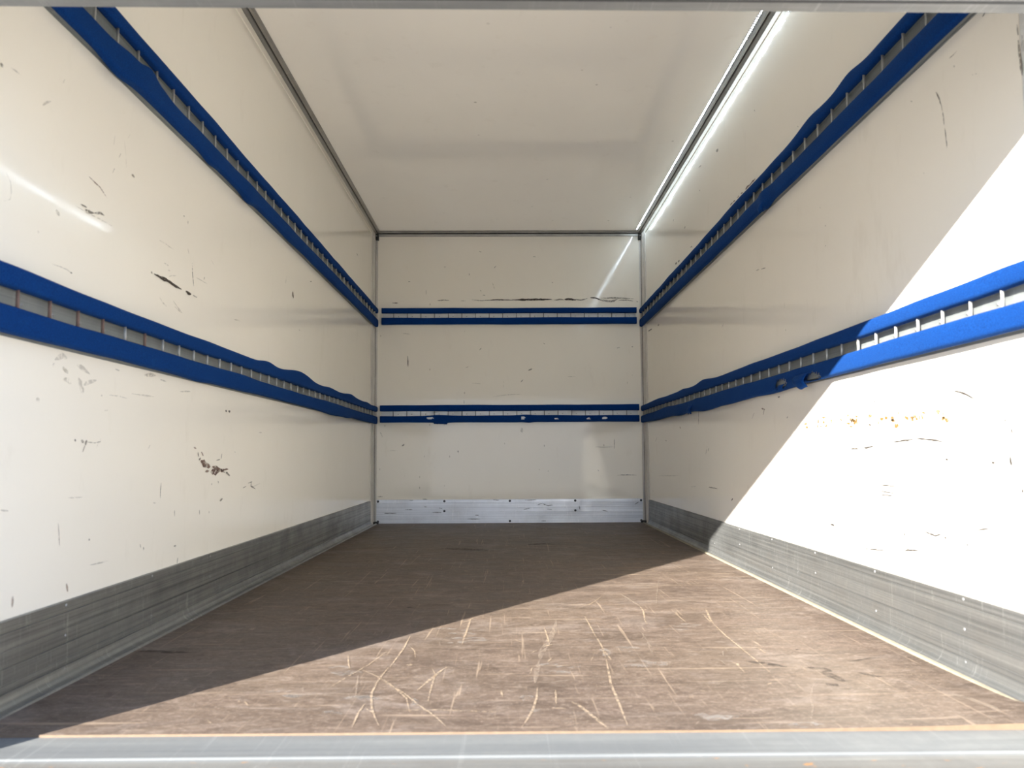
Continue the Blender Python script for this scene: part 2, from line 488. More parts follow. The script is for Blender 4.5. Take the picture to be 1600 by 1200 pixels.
# ------------------------------------------------------------------ rear frame, sill, shutter
def post(name, s, label, y0):
    o = MB().extrude([(0.0, y0), (0.0, YO), (0.12, YO), (0.12, y0)], lambda p, q, t: (s*(HX + p), q, t), -0.20, H+0.03).build(name, M_SLAT)
    return tag(o, label, 'door post', kind='structure')
post('trim_6', -1, 'white rear door post beside the shaded side wall', -4.091)
post('trim_7', 1, 'white rear door post beside the sunlit side wall', -4.011)
SILL = [(YF - 0.0008, -0.004), (-4.158, -0.005), (-4.161, -0.0044), (-4.164, -0.0041), (-4.167, -0.0048), (-4.170, -0.007), (-4.176, -0.0075)]
LIP = [(-4.176, -0.0075), (-4.192, -0.009), (-4.196, -0.005), (-4.235, -0.005), (-4.285, -0.007), (-4.300, -0.015), (-4.300, -0.20), (-4.176, -0.20)]
sill = empty('door_sill', (0, -4.15, -0.2))
tag(sill, 'galvanised steel threshold at the rear edge of the floor', 'door sill', kind='structure')
def sill_part(name, prof, mat):
    o = MB().extrude([(p + 4.15, q + 0.2) for p, q in prof], lambda p, q, t: (t, p, q), -HX, HX).build(name, mat, sill)
    return o
sill_part('threshold_plate', SILL + [(-4.176, -0.05), (YF - 0.0008, -0.05)], M_SILL)
sill_part('rear_lip', LIP, M_SILLR)

shut = empty('door_1', (0, -4.24, 1.299))
shut.rotation_euler = (0, math.radians(0.40), 0)
tag(shut, 'half lowered roller shutter whose bottom bar spans the opening', 'shutter', kind='structure')
# local frame: inner face y = +0.025, outer face y = -0.025, bottom at z = 0
MB().extrude([(0.025, 0.0), (0.025, 0.045), (0.010, 0.050), (-0.010, 0.050), (-0.025, 0.045), (-0.025, 0.0), (-0.006, 0.0), (-0.006, 0.004), (0.000, 0.004), (0.000, 0.0)], lambda p, q, t: (t, p, q), -HX-0.015, HX+0.015).build('bottom_bar', M_BAR, shut)
MB().extrude([(-0.0058, -0.001), (-0.0058, 0.0038), (-0.0002, 0.0038), (-0.0002, -0.001)], lambda p, q, t: (t, p, q), -HX-0.012, HX+0.012).build('rubber_seal', M_RUBBER, shut)
slat = None
for i in range(10):
    if slat is None:
        r = MB().extrude([(0.008, 0.0), (0.010, 0.02), (0.010, 0.075), (0.008, 0.0955), (-0.008, 0.0955), (-0.010, 0.075), (-0.010, 0.02), (-0.008, 0.0)], lambda p, q, t: (t, p, q), -HX-0.012, HX+0.012).build('shutter_slat', M_SLAT, shut); slat = r.data
    else:
        r = link(bpy.data.objects.new('shutter_slat', slat)); r.parent = shut
    r.location = (0, 0, 0.050 + 0.0957*i)

# ------------------------------------------------------------------ lashing rails
def gauss(t, c, w): return math.exp(-((t - c)/w)**2)

def pad_mesh(t0, t1, z0, z1, place, dz0=(), dz1=(), dd=(), holes=(), seed=0, step=0.008, d_in=0.013, d_out=0.033):
    """carpet wrapped over a lip: rounded section swept along the rail"""
    rnd = random.Random(seed)
    ph = [rnd.uniform(0, 6.28) for _ in range(9)]
    n = max(2, int(round((t1 - t0)/step)))
    k = 16
    vs_, fs = [], []
    def wob(t, a, b): return math.sin(t*a + ph[b]) + 0.6*math.sin(t*a*2.3 + ph[b+1]) + 0.4*math.sin(t*a*5.1 + ph[b+2])
    for i in range(n+1):
        t = t0 + (t1 - t0)*i/n
        a = z0 - sum(h*gauss(t, c, w) for c, h, w in dz0) + 0.0008*wob(t, 5.0, 0)
        b = z1 + sum(h*gauss(t, c, w) for c, h, w in dz1) + 0.0010*wob(t, 4.1, 3)
        d = d_out + sum(h*gauss(t, c, w) for c, h, w in dd) + 0.0008*wob(t, 6.3, 6)
        r = 0.009
        sec = [(d_in, a), (d_in + 0.005, a - 0.0005)]
        for s in range(5):
            th = -math.pi/2 + s*math.pi/8
            sec.append((d - r + r*math.cos(th), a + r + r*math.sin(th)))
        for s in range(1, 7):
            g2 = s/7.0
            sec.append((d + 0.0012*math.sin(g2*math.pi), a + r + (b - a - 2*r)*g2))
        for s in range(5):
            th = s*math.pi/8
            sec.append((d - r + r*math.cos(th), b - r + r*math.sin(th)))
        sec += [(d_in + 0.005, b + 0.0005), (d_in, b)]
        k = len(sec)
        vs_ += [place(p, t, q) for p, q in sec]
    skipped = 0
    for i in range(n):
        tm = t0 + (t1 - t0)*(i + 0.5)/n
        for j in range(k):
            jj = (j+1) % k
            if any(((tm - hc)/hw)**2 + ((j - jc)/hj)**2 + 0.35*math.sin(tm*310 + j*1.7) < 1 for hc, hw, jc, hj in holes): continue
            fs.append((i*k+j, i*k+jj, (i+1)*k+jj, (i+1)*k+j))
    fs.append(tuple(range(k))[::-1]); fs.append(tuple(n*k + j for j in range(k)))
    return vs_, fs

def recalc(o):
    bm = bmesh.new(); bm.from_mesh(o.data)
    bmesh.ops.recalc_face_normals(bm, faces=bm.faces)
    bm.to_mesh(o.data); bm.free()
    return o

def flap(parent, place, t, z, w, h, curl, d=0.034, name='torn_flap', ang=0.0):
    """a loose curled scrap of carpet with thickness"""
    nu, nv = 6, 6
    rnd = random.Random(int(t*1000) + 7)
    top, bot = [], []
    for j in range(nv+1):
        v = j/nv
        for i in range(nu+1):
            u = i/nu - 0.5
            ww = w*(1 - 0.35*v) * (1 + 0.10*rnd.uniform(-1, 1))
            dep = d + curl*math.sin(v*math.pi*0.9) + 0.004*math.cos(u*5)*v
            tt = t + u*ww + math.sin(ang)*h*v
            zz = z - h*v + 0.004*rnd.uniform(-1, 1)*(v > 0.8)
            top.append(place(dep + 0.0018, tt, zz)); bot.append(place(dep - 0.0018, tt, zz))
    vs_ = top + bot; m = len(top); r = nu+1; fs = []
    for j in range(nv):
        for i in range(nu):
            a = j*r+i
            fs.append((a, a+1, a+r+1, a+r)); fs.append((m+a, m+a+r, m+a+r+1, m+a+1))
    for i in range(nu):
        fs.append((i, m+i, m+i+1, i+1)); a = nv*r+i; fs.append((a, a+1, m+a+1, m+a))
    for j in range(nv):
        a = j*r; fs.append((a, a+r, m+a+r, m+a)); a = j*r+nu; fs.append((a, m+a, m+a+r, a+r))
    return recalc(mesh_obj(name, vs_, fs, M_CARPET, parent, True))

def rail(label, kind, s, t0, t1, z0, gap, z1, rungs, rust=(), low={}, high={}, seed=0, gapw=0.0):
    """kind 'side': along Y on wall x = s*HX; kind 'back': along X on the bulkhead. z0..gap[0] lower band, gap[1]..z1 upper band"""
    tm = 0.5*(t0 + t1); zb = z0
    if kind == 'side':
        base = Vector((s*HX, tm, zb))
        place = lambda d, t, z: (-s*d, t - tm, z - zb)
        mat = M_RAIL
    else:
        base = Vector((tm, 0.0, zb))
        place = lambda d, t, z: (t - tm, -d, z - zb)
        mat = M_RAILX
    root = empty('lashing_rail', base)
    tag(root, label, 'lashing rail', 'lashing rails on the walls')
    # steel channel: back plate, two hat shaped lips
    a0, a1 = z0 + 0.002, z1 - 0.002
    prof = [(0.0005, a0 - 0.006), (0.003, a0 - 0.006), (0.003, a0), (0.026, a0 + 0.003), (0.027, a0 + 0.006), (0.027, gap[0] - 0.005), (0.024, gap[0] - 0.002), (0.004, gap[0] - 0.001),
            (0.004, gap[1] + 0.001), (0.024, gap[1] + 0.002), (0.027, gap[1] + 0.005), (0.027, a1 - 0.006), (0.026, a1 - 0.003), (0.003, a1), (0.003, a1 + 0.004), (0.0005, a1 + 0.004)]
    ch = MB().extrude(prof, lambda p, q, t: place(p, t, q), t0, t1).build('channel', mat, root)
    v, f = pad_mesh(t0 - 0.006, t1 + 0.006, z0, gap[0], place, seed=seed, **low)
    pl = recalc(mesh_obj('carpet_padding', v, f, M_CARPET, root, True)); pl['label'] = 'wider lower band of blue carpet'
    v, f = pad_mesh(t0 - 0.006, t1 + 0.006, gap[1], z1, place, seed=seed+50, **high)
    ph = recalc(mesh_obj('carpet_padding', v, f, M_CARPET, root, True)); ph['label'] = 'narrower upper band of blue carpet'
    me = None; mer = None
    rv = MB()
    zr = 0.5*(gap[0] + gap[1]); hh = 0.5*(gap[1] - gap[0]) + 0.006
    nrm = Vector(place(1, tm, zb)).normalized()
    for i, t in enumerate(rungs):
        c = place(0.0205, t, zr)
        m_ = mer if i in rust else me
        if m_ is None:
            b = MB()
            pr = [(0.0024*math.cos(2*math.pi*q/8), 0.0042*math.sin(2*math.pi*q/8)) for q in range(8)]
            if kind == 'side': b.extrude(pr, lambda p, q, z: (q, p, z), -hh, hh)
            else: b.extrude(pr, lambda p, q, z: (p, q, z), -hh, hh)
            r = b.build('rung', M_RUST if i in rust else (M_RUNG if kind == 'side' else M_RUNGD), root, True)
            if i in rust: mer = r.data
            else: me = r.data
        else:
            r = link(bpy.data.objects.new('rung', m_)); r.parent = root
        r.location = c
        if i in rust: r['label'] = 'rust brown rung'
        if t + 0.03 < t1: rv.dome(place(0.004, t + 0.036, zr - 0.004), nrm, 0.0042, 0.003, 7)
    r = rv.build('plate_rivets', M_RIVET, root, True); r['kind'] = 'stuff'
    return root, pl, ph, place

P = 0.1012
side_lo = [-4.076 + P*i for i in range(40)]
side_lo_r = [-4.052 + P*i for i in range(40)]
side_hi = [-4.051 + P*i for i in range(40)]
side_hi_r = [-4.039 + P*i for i in range(40)]
back_r = [-0.898 + 0.1062*i for i in range(18)]
LO, LOG, LOT = 0.764, (0.820, 0.856), 0.898
HI, HIG, HIT = 1.518, (1.578, 1.626), 1.664
rail('torn blue carpeted rail at waist height on the shaded side wall, some rungs rusty', 'side', -1, -4.085, -0.03, LO, LOG, LOT, side_lo, rust=(1, 2, 3, 4, 6),
     low=dict(dz0=((-1.35, .012, .25), (-1.0, .006, .12), (-3.12, .005, .08)), dd=((-1.3, .008, .3), (-2.6, .002, .3)), dz1=((-2.8, .003, .2),)),
     high=dict(dz1=((-4.0, .003, .16), (-2.48, .013, .10), (-2.05, .024, .20), (-1.45, .008, .12), (-0.95, .013, .16), (-0.4, .006, .10), (-3.0, .004, .2)), dd=((-2.05, .010, .25), (-0.95, .006, .2))), seed=1)
rl = rail('blue carpeted rail near the ceiling on the shaded side wall', 'side', -1, -4.085, -0.03, HI, HIG, HIT, side_hi,
     low=dict(dz0=((-3.64, .014, .07), (-3.08, .008, .05), (-2.73, .012, .06), (-2.2, .004, .1)), dz1=((-3.50, .024, .045), (-3.60, .008, .06), (-3.42, .006, .04)), dd=((-3.55, .006, .10), (-2.73, .005, .08))),
     high=dict(dz1=((-3.1, .004, .3), (-2.2, .004, .2), (-1.2, .003, .2))), seed=2)
rr_lo = rail('blue carpeted rail at waist height on the sunlit side wall, lower band torn open', 'side', 1, -4.085, -0.03, LO, LOG, LOT, side_lo_r, rust=(0,),
     low=dict(dz0=((-2.70, .010, .20), (-2.2, .012, .35), (-1.72, .016, .22), (-1.20, .013, .18), (-0.6, .006, .25)), dd=((-2.2, .006, .4), (-1.2, .007, .25)), dz1=((-0.85, .008, .2), (-1.6, .004, .06)),
              holes=((-2.785, .050, 7.0, 3.4), (-3.055, .052, 5.0, 3.6))),
     high=dict(dz1=((-1.74, .013, .12), (-1.3, .006, .12), (-3.97, .003, .10), (-0.6, .004, .2)), dd=((-1.74, .005, .15),)), seed=3)
flap(rr_lo[1], rr_lo[3], -2.965, 0.793, 0.105, 0.052, 0.020, ang=-0.5)
flap(rr_lo[1], rr_lo[3], -2.79, 0.775, 0.05, 0.022, 0.008, ang=0.3)
flap(rr_lo[1], rr_lo[3], -1.49, 0.790, 0.10, 0.045, 0.014, ang=0.3)
rr_hi = rail('blue carpeted rail near the ceiling on the wall with the diode strip', 'side', 1, -4.085, -0.03, HI-0.006, (HIG[0]-0.006, HIG[1]-0.006), HIT-0.008, side_hi_r,
     low=dict(dz0=((-2.66, .010, .05),), dd=((-2.66, .010, .05),)),
     high=dict(dz1=((-3.36, .012, .07), (-3.08, .010, .09), (-2.3, .004, .2), (-1.0, .003, .2))), seed=4)
flap(rr_hi[1], rr_hi[3], -2.655, 1.535, 0.06, 0.042, 0.012, ang=0.4)
rail('upper dark blue carpeted rail on the far bulkhead, under the long black scrape', 'back', 0, -0.985, 0.990, 1.538, (1.590, 1.625), 1.666, back_r, seed=5)
bl = rail('lower dark blue carpeted rail on the far bulkhead with frayed holes', 'back', 0, -0.992, 0.998, 0.774, (0.825, 0.861), 0.908, back_r,
     low=dict(dz0=((-0.53, .012, .05), (0.15, .005, .03)), dz1=((-0.55, .006, .08), (0.12, .005, .06), (0.36, .003, .1)), dd=((-0.53, .008, .06),),
              holes=((-0.612, .024, 10, 1.5), (0.105, .015, 9.5, 1.9), (0.36, .016, 8.5, 0.9), (0.612, .014, 9, 1.6), (0.735, .020, 9.5, 2.0))), seed=6)
flap(bl[1], bl[3], -0.565, 0.786, 0.05, 0.026, 0.006)
flap(bl[1], bl[3], -0.500, 0.786, 0.06, 0.026, 0.006)

# ------------------------------------------------------------------ diode strip on the ceiling edge
led = empty('led_strip', (0.996, -2.0, H))
tag(led, 'glowing white diode strip along the ceiling edge above the sunlit wall', 'led strip')
mt, n_, l_, p_ = new_mat('diode_tape')
p_.inputs['Base Color'].default_value = (0.80, 0.82, 0.85, 1); p_.inputs['Roughness'].default_value = 0.5
l_.new(mix(n_, l_, noise(n_, l_, coords(n_, l_), 30, 3), (0.74, 0.77, 0.82), (0.86, 0.88, 0.9)), p_.inputs['Base Color'])
MB().box(-0.006, 0.006, -2.1, 1.93, -0.0022, -0.0006).build('tape', mt, led)
me_, n_, l_, p_ = new_mat('diode_glow')
p_.inputs['Base Color'].default_value = (0.9, 0.95, 1, 1)
p_.inputs['Emission Color'].default_value = (0.72, 0.88, 1.0, 1)
p_.inputs['Emission Strength'].default_value = LED_POWER
dm = MB()
y = -2.09
while y < 1.92:
    dm.box(-0.0032, 0.0032, y - 0.0026, y + 0.0026, -0.0042, -0.0023)
    y += 0.0152
d = dm.build('diodes', mt, led); d['kind'] = 'stuff'
d.data.materials.append(me_)
for pf in d.data.polygons:
    if pf.normal.z < -0.9: pf.material_index = 1        # only the lens faces glow

# ------------------------------------------------------------------ scuffs, scrapes and scratches
MARKS = [
('L','d',0.014,[(-4.023,1.314),(-4.017,1.308)]),
('L','g',0.005,[(-3.996,1.321),(-3.979,1.322),(-3.964,1.322)]),
('L','g',0.008,[(-3.893,1.292),(-3.880,1.306),(-3.866,1.316)]),
('L','g',0.005,[(-3.826,1.380),(-3.820,1.393)]),
('L','g',0.003,[(-3.614,1.329),(-3.610,1.355)]),
('L','g',0.0025,[(-3.564,1.364),(-3.556,1.332),(-3.551,1.295)]),
('L','d',0.003,[(-3.589,1.307),(-3.581,1.321)]),
('L','d',0.003,[(-3.616,1.254),(-3.608,1.269)]),
('L','g',0.003,[(-3.546,1.381),(-3.537,1.395)]),
('L','d',0.012,[(-3.525,1.287),(-3.511,1.285)]),
('L','b',0.004,[(-3.717,1.203),(-3.692,1.198),(-3.670,1.195),(-3.638,1.179)]),
('L','d',0.005,[(-3.748,1.122),(-3.733,1.123),(-3.720,1.124)]),
('L','d',0.011,[(-3.728,1.115),(-3.717,1.116),(-3.707,1.116),(-3.691,1.120)]),
('L','d',0.007,[(-3.691,1.120),(-3.664,1.130),(-3.647,1.129)]),
('L','g',0.004,[(-3.763,1.112),(-3.720,1.111),(-3.666,1.114),(-3.609,1.114)]),
('L','g',0.014,[(-3.834,1.077),(-3.822,1.067)]),
('L','g',0.008,[(-3.896,1.005),(-3.889,1.008)]),
('L','g',0.004,[(-3.843,0.949),(-3.809,0.951),(-3.790,0.951),(-3.771,0.947)]),
('L','d',0.006,[(-3.776,0.947),(-3.769,0.947)]),
('L','g',0.004,[(-3.366,1.154),(-3.327,1.155),(-3.278,1.152)]),
('L','g',0.003,[(-3.995,1.097),(-3.981,1.082),(-3.978,1.063),(-3.981,1.046),(-3.998,1.036)]),
('L','d',0.006,[(-3.217,1.280),(-3.210,1.280)]),
('L','d',0.006,[(-3.185,1.274),(-3.185,1.262)]),
('L','d',0.009,[(-3.408,1.047),(-3.401,1.045)]),
('L','D',0.015,[(-3.390,1.046),(-3.368,1.046),(-3.341,1.045),(-3.293,1.046),(-3.256,1.043),(-3.218,1.042)]),
('L','D',0.013,[(-3.187,1.044),(-3.173,1.041),(-3.150,1.042)]),
('L','d',0.007,[(-3.141,1.042),(-3.108,1.041)]),
('L','d',0.007,[(-3.149,1.146),(-3.145,1.117),(-3.139,1.091),(-3.133,1.073)]),
('L','g',0.005,[(-3.181,1.185),(-3.171,1.169)]),
('L','g',0.004,[(-3.121,1.106),(-3.077,1.107),(-3.027,1.106)]),
('L','d',0.006,[(-3.058,1.114),(-3.053,1.124)]),
('L','g',0.004,[(-3.310,1.057),(-3.282,1.069),(-3.254,1.076)]),
('L','D',0.016,[(-2.081,1.308),(-2.078,1.293),(-2.069,1.277)]),
('L','d',0.008,[(-1.792,1.429),(-1.756,1.438)]),
('L','d',0.007,[(-1.970,1.142),(-1.959,1.138)]),
('L','g',0.008,[(-2.188,1.310),(-2.181,1.357)]),
('L','g',0.006,[(-3.353,0.985),(-3.333,0.974),(-3.309,0.967)]),
('L','g',0.006,[(-3.270,0.994),(-3.240,0.980),(-3.205,0.967)]),
('L','g',0.005,[(-2.792,1.030),(-2.761,1.034),(-2.729,1.035)]),
('L','g',0.006,[(-3.332,1.095),(-3.304,1.094)]),
('L','g',0.006,[(-3.307,1.080),(-3.295,1.081)]),
('L','g',0.004,[(-3.001,1.197),(-2.979,1.187)]),
('L','g',0.006,[(-3.261,0.978),(-3.209,0.968)]),
('L','o',0.016,[(-3.792,0.719),(-3.770,0.711)]),
('L','o',0.016,[(-3.788,0.692),(-3.771,0.693),(-3.759,0.685)]),
('L','g',0.014,[(-3.819,0.723),(-3.826,0.720)]),
('L','g',0.016,[(-3.737,0.733),(-3.711,0.726),(-3.685,0.717)]),
('L','g',0.014,[(-3.709,0.687),(-3.689,0.697),(-3.657,0.705)]),
('L','d',0.007,[(-3.636,0.669),(-3.630,0.667)]),
('L','g',0.004,[(-3.599,0.673),(-3.555,0.674),(-3.514,0.671)]),
('L','o',0.014,[(-3.428,0.745),(-3.396,0.749),(-3.363,0.751)]),
('L','g',0.008,[(-3.336,0.742),(-3.301,0.740)]),
('L','g',0.006,[(-3.617,0.632),(-3.603,0.633)]),
('L','d',0.006,[(-3.584,0.764),(-3.572,0.762)]),
('L','g',0.006,[(-3.574,0.743),(-3.555,0.742)]),
('L','g',0.02,[(-3.820,0.734),(-3.791,0.747),(-3.776,0.743)]),
('L','g',0.02,[(-3.730,0.703),(-3.719,0.681),(-3.708,0.667)]),
('L','g',0.006,[(-3.492,0.686),(-3.371,0.688)]),
('L','g',0.006,[(-3.213,0.718),(-3.138,0.725)]),
('L','g',0.014,[(-3.877,0.642),(-3.867,0.634)]),
('L','d',0.01,[(-3.739,0.552),(-3.733,0.554)]),
('L','d',0.01,[(-3.712,0.553),(-3.702,0.549)]),
('L','d',0.012,[(-3.690,0.554),(-3.695,0.543)]),
('L','d',0.005,[(-3.695,0.543),(-3.705,0.526)]),
('L','d',0.003,[(-3.689,0.550),(-3.657,0.548),(-3.632,0.552),(-3.633,0.559)]),
('L','g',0.006,[(-3.399,0.530),(-3.389,0.543),(-3.382,0.548)]),
('L','g',0.004,[(-3.648,0.536),(-3.638,0.552)]),
('L','D',0.014,[(-2.855,0.681),(-2.843,0.680)]),
('L','D',0.014,[(-2.827,0.681),(-2.811,0.681)]),
('L','d',0.014,[(-3.074,0.528),(-3.066,0.513)]),
('L','B',0.03,[(-3.051,0.500),(-3.015,0.487),(-2.974,0.480)]),
('L','B',0.02,[(-2.958,0.479),(-2.920,0.472),(-2.887,0.466),(-2.852,0.457)]),
('L','B',0.012,[(-2.898,0.467),(-2.853,0.466),(-2.818,0.468)]),
('L','B',0.03,[(-2.968,0.460),(-2.930,0.460),(-2.898,0.461)]),
('L','d',0.012,[(-2.841,0.457),(-2.823,0.452),(-2.799,0.443)]),
('L','b',0.01,[(-3.014,0.463),(-2.983,0.465)]),
('L','b',0.008,[(-3.106,0.544),(-3.087,0.541)]),
('L','b',0.012,[(-3.047,0.530),(-3.032,0.517)]),
('L','d',0.01,[(-3.051,0.509),(-3.065,0.504)]),
('L','d',0.007,[(-2.927,0.500),(-2.894,0.504)]),
('L','d',0.007,[(-2.883,0.506),(-2.878,0.524)]),
('L','d',0.01,[(-2.960,0.422),(-2.957,0.415)]),
('L','d',0.008,[(-2.907,0.427),(-2.901,0.419)]),
('L','d',0.009,[(-2.618,0.409),(-2.576,0.412),(-2.589,0.397),(-2.531,0.381)]),
('L','d',0.006,[(-2.670,0.392),(-2.637,0.397)]),
('L','g',0.004,[(-2.561,0.392),(-2.481,0.403)]),
('L','d',0.01,[(-2.886,0.355),(-2.864,0.363)]),
('L','d',0.006,[(-3.051,0.321),(-3.052,0.336)]),
('L','d',0.006,[(-2.976,0.319),(-2.976,0.328)]),
('L','d',0.006,[(-2.760,0.532),(-2.754,0.530)]),
('L','g',0.007,[(-2.506,0.614),(-2.468,0.614)]),
('L','d',0.005,[(-3.319,0.390),(-3.319,0.415),(-3.316,0.437)]),
('L','d',0.005,[(-3.227,0.330),(-3.228,0.349)]),
('L','b',0.004,[(-3.788,0.362),(-3.784,0.339),(-3.780,0.310)]),
('L','g',0.004,[(-3.756,0.418),(-3.729,0.417),(-3.699,0.416)]),
('L','g',0.006,[(-3.972,0.406),(-3.950,0.403)]),
('L','g',0.005,[(-3.659,0.248),(-3.621,0.247),(-3.582,0.246)]),
('L','g',0.006,[(-3.358,0.380),(-3.339,0.378)]),
('L','d',0.006,[(-3.226,0.239),(-3.211,0.238)]),
('L','d',0.007,[(-3.668,0.313),(-3.665,0.309)]),
('L','d',0.005,[(-3.426,0.270),(-3.422,0.259)]),
('L','b',0.008,[(-3.928,0.201),(-3.927,0.214),(-3.927,0.225)]),
('L','b',0.008,[(-3.750,0.219),(-3.744,0.199)]),
('L','d',0.008,[(-3.202,0.183),(-3.199,0.199)]),
('L','d',0.008,[(-3.408,0.250),(-3.407,0.259)]),
('L','g',0.006,[(-1.054,2.381),(-1.018,2.375)]),
('L','d',0.012,[(-0.673,1.908),(-0.632,1.903)]),
('L','g',0.004,[(-2.318,1.734),(-2.301,1.750)]),
('B','D',0.008,[(-0.913,1.712),(-0.868,1.712)]),
('B','d',0.012,[(-0.562,1.729),(-0.512,1.734),(-0.467,1.731)]),
('B','d',0.006,[(-0.377,1.728),(-0.337,1.728)]),
('B','d',0.009,[(-0.292,1.736),(-0.226,1.728),(-0.151,1.733)]),
('B','D',0.011,[(-0.176,1.730),(-0.101,1.735),(-0.001,1.732),(0.039,1.732)]),
('B','D',0.02,[(0.024,1.733),(0.175,1.736),(0.336,1.737)]),
('B','d',0.016,[(0.356,1.731),(0.396,1.736),(0.436,1.733)]),
('B','D',0.026,[(0.436,1.736),(0.476,1.738),(0.526,1.730)]),
('B','d',0.014,[(0.516,1.736),(0.567,1.730),(0.617,1.743)]),
('B','D',0.014,[(0.637,1.750),(0.677,1.746),(0.718,1.735)]),
('B','d',0.02,[(0.697,1.735),(0.753,1.725),(0.808,1.719),(0.858,1.740)]),
('B','d',0.014,[(0.718,1.745),(0.803,1.747),(0.889,1.745),(0.979,1.739)]),
('B','d',0.012,[(0.858,1.729),(0.929,1.729),(0.974,1.721)]),
('B','d',0.006,[(0.999,1.719),(1.014,1.714)]),
('B','D',0.01,[(-0.791,1.295),(-0.789,1.250),(-0.787,1.210)]),
('B','g',0.008,[(-0.841,1.472),(-0.806,1.469),(-0.771,1.466)]),
('B','d',0.012,[(0.146,1.176),(0.181,1.191)]),
('B','d',0.008,[(0.091,1.086),(0.106,1.106)]),
('B','d',0.01,[(-0.232,1.339),(-0.217,1.354)]),
('B','g',0.008,[(-0.342,1.198),(-0.312,1.213)]),
('B','d',0.01,[(0.268,1.392),(0.278,1.382)]),
('B','d',0.01,[(0.843,1.350),(0.863,1.355)]),
('B','d',0.01,[(0.958,1.359),(0.968,1.362)]),
('B','d',0.014,[(-0.832,0.593),(-0.812,0.608)]),
('B','d',0.012,[(-0.399,0.557),(-0.397,0.537)]),
('B','g',0.005,[(-0.945,0.554),(-0.906,0.559),(-0.866,0.559)]),
('B','b',0.007,[(0.829,0.361),(0.908,0.363),(0.982,0.361)]),
('B','b',0.006,[(0.813,0.640),(0.812,0.561)]),
('B','b',0.005,[(0.663,0.581),(0.732,0.576),(0.802,0.580)]),
('B','g',0.03,[(0.094,0.733),(0.099,0.693)]),
('B','g',0.005,[(-0.297,1.078),(-0.263,1.078),(-0.218,1.073)]),
('B','g',0.006,[(0.455,1.128),(0.515,1.127)]),
('B','g',0.008,[(-0.648,1.820),(-0.648,1.775)]),
('B','d',0.009,[(-0.231,2.120),(-0.216,2.115)]),
('B','d',0.01,[(-0.115,1.987),(-0.100,2.005)]),
('B','d',0.01,[(-0.788,1.882),(-0.773,1.882)]),
('B','d',0.008,[(0.337,1.874),(0.347,1.868)]),
('B','d',0.008,[(0.192,2.078),(0.212,2.076)]),
('B','d',0.009,[(-0.226,1.809),(-0.216,1.804)]),
('B','d',0.007,[(-0.206,1.773),(-0.186,1.771)]),
('B','d',0.006,[(0.295,0.390),(0.300,0.400)]),
('B','d',0.006,[(0.226,0.410),(0.230,0.405)]),
('B','d',0.006,[(0.681,0.403),(0.688,0.393)]),
('B','g',0.006,[(-0.044,1.097),(-0.044,1.042)]),
('B','g',0.006,[(-0.129,0.972),(-0.029,0.987),(0.095,0.991)]),
('B','g',0.012,[(-1.001,0.703),(-0.981,0.663)]),
('B','d',0.006,[(-0.352,0.948),(-0.352,0.919)]),
('B','d',0.005,[(-0.981,2.266),(-0.780,2.258),(-0.528,2.260)]),
('B','d',0.006,[(-0.074,2.251),(0.178,2.253),(0.431,2.247)]),
('B','g',0.006,[(-0.131,1.875),(-0.111,1.819)]),
('K','d',0.009,[(-1.015,0.206),(-0.976,0.206)]),
('K','d',0.009,[(-0.770,0.178),(-0.740,0.175)]),
('K','d',0.009,[(-0.657,0.126),(-0.637,0.126)]),
('K','d',0.009,[(-0.544,0.116),(-0.519,0.113)]),
('K','d',0.009,[(-0.804,0.105),(-0.745,0.105)]),
('K','d',0.009,[(-0.672,0.185),(-0.632,0.182)]),
('K','d',0.009,[(-0.131,0.177),(-0.082,0.174)]),
('K','d',0.009,[(0.213,0.136),(0.253,0.150)]),
('K','d',0.009,[(0.253,0.146),(0.302,0.126)]),
('K','d',0.009,[(0.292,0.131),(0.326,0.135)]),
('K','d',0.009,[(0.105,0.102),(0.154,0.112)]),
('K','d',0.009,[(0.287,0.104),(0.321,0.101)]),
('K','d',0.009,[(-0.269,0.060),(-0.239,0.060)]),
('K','d',0.009,[(0.115,0.173),(0.204,0.175)]),
('K','d',0.009,[(0.242,0.014),(0.276,0.014)]),
('K','d',0.009,[(0.962,0.137),(0.992,0.156)]),
('K','d',0.009,[(-0.593,0.084),(-0.524,0.083)]),
('K','d',0.009,[(0.705,0.094),(0.754,0.084)]),
('K','d',0.009,[(0.533,0.129),(0.538,0.100)]),
('K','d',0.009,[(-0.975,0.079),(-0.867,0.078)]),
('K','d',0.009,[(-0.328,0.032),(-0.230,0.031)]),
('R','B',0.012,[(-2.149,1.700),(-2.196,1.699)]),
('R','b',0.009,[(-2.196,1.700),(-2.232,1.696)]),
('R','b',0.01,[(-2.251,1.699),(-2.277,1.698)]),
('R','b',0.008,[(-2.304,1.697),(-2.329,1.696)]),
('R','B',0.012,[(-2.363,1.695),(-2.396,1.696),(-2.428,1.692)]),
('R','B',0.012,[(-2.412,1.693),(-2.452,1.694),(-2.491,1.692)]),
('R','d',0.008,[(-1.430,1.714),(-1.458,1.713),(-1.471,1.701)]),
('R','D',0.02,[(-1.068,1.718),(-1.110,1.717)]),
('R','D',0.02,[(-1.142,1.710),(-1.174,1.711)]),
('R','D',0.014,[(-0.197,1.447),(-0.335,1.439)]),
('R','d',0.018,[(-0.530,1.430),(-0.581,1.423)]),
('R','d',0.006,[(-2.469,1.298),(-2.507,1.293)]),
('R','d',0.005,[(-2.529,1.288),(-2.579,1.280)]),
('R','g',0.006,[(-2.756,1.075),(-2.758,1.095)]),
('R','d',0.006,[(-2.762,0.992),(-2.765,0.984)]),
('R','d',0.007,[(-3.084,1.353),(-3.086,1.348)]),
('R','d',0.006,[(-3.116,1.278),(-3.118,1.273)]),
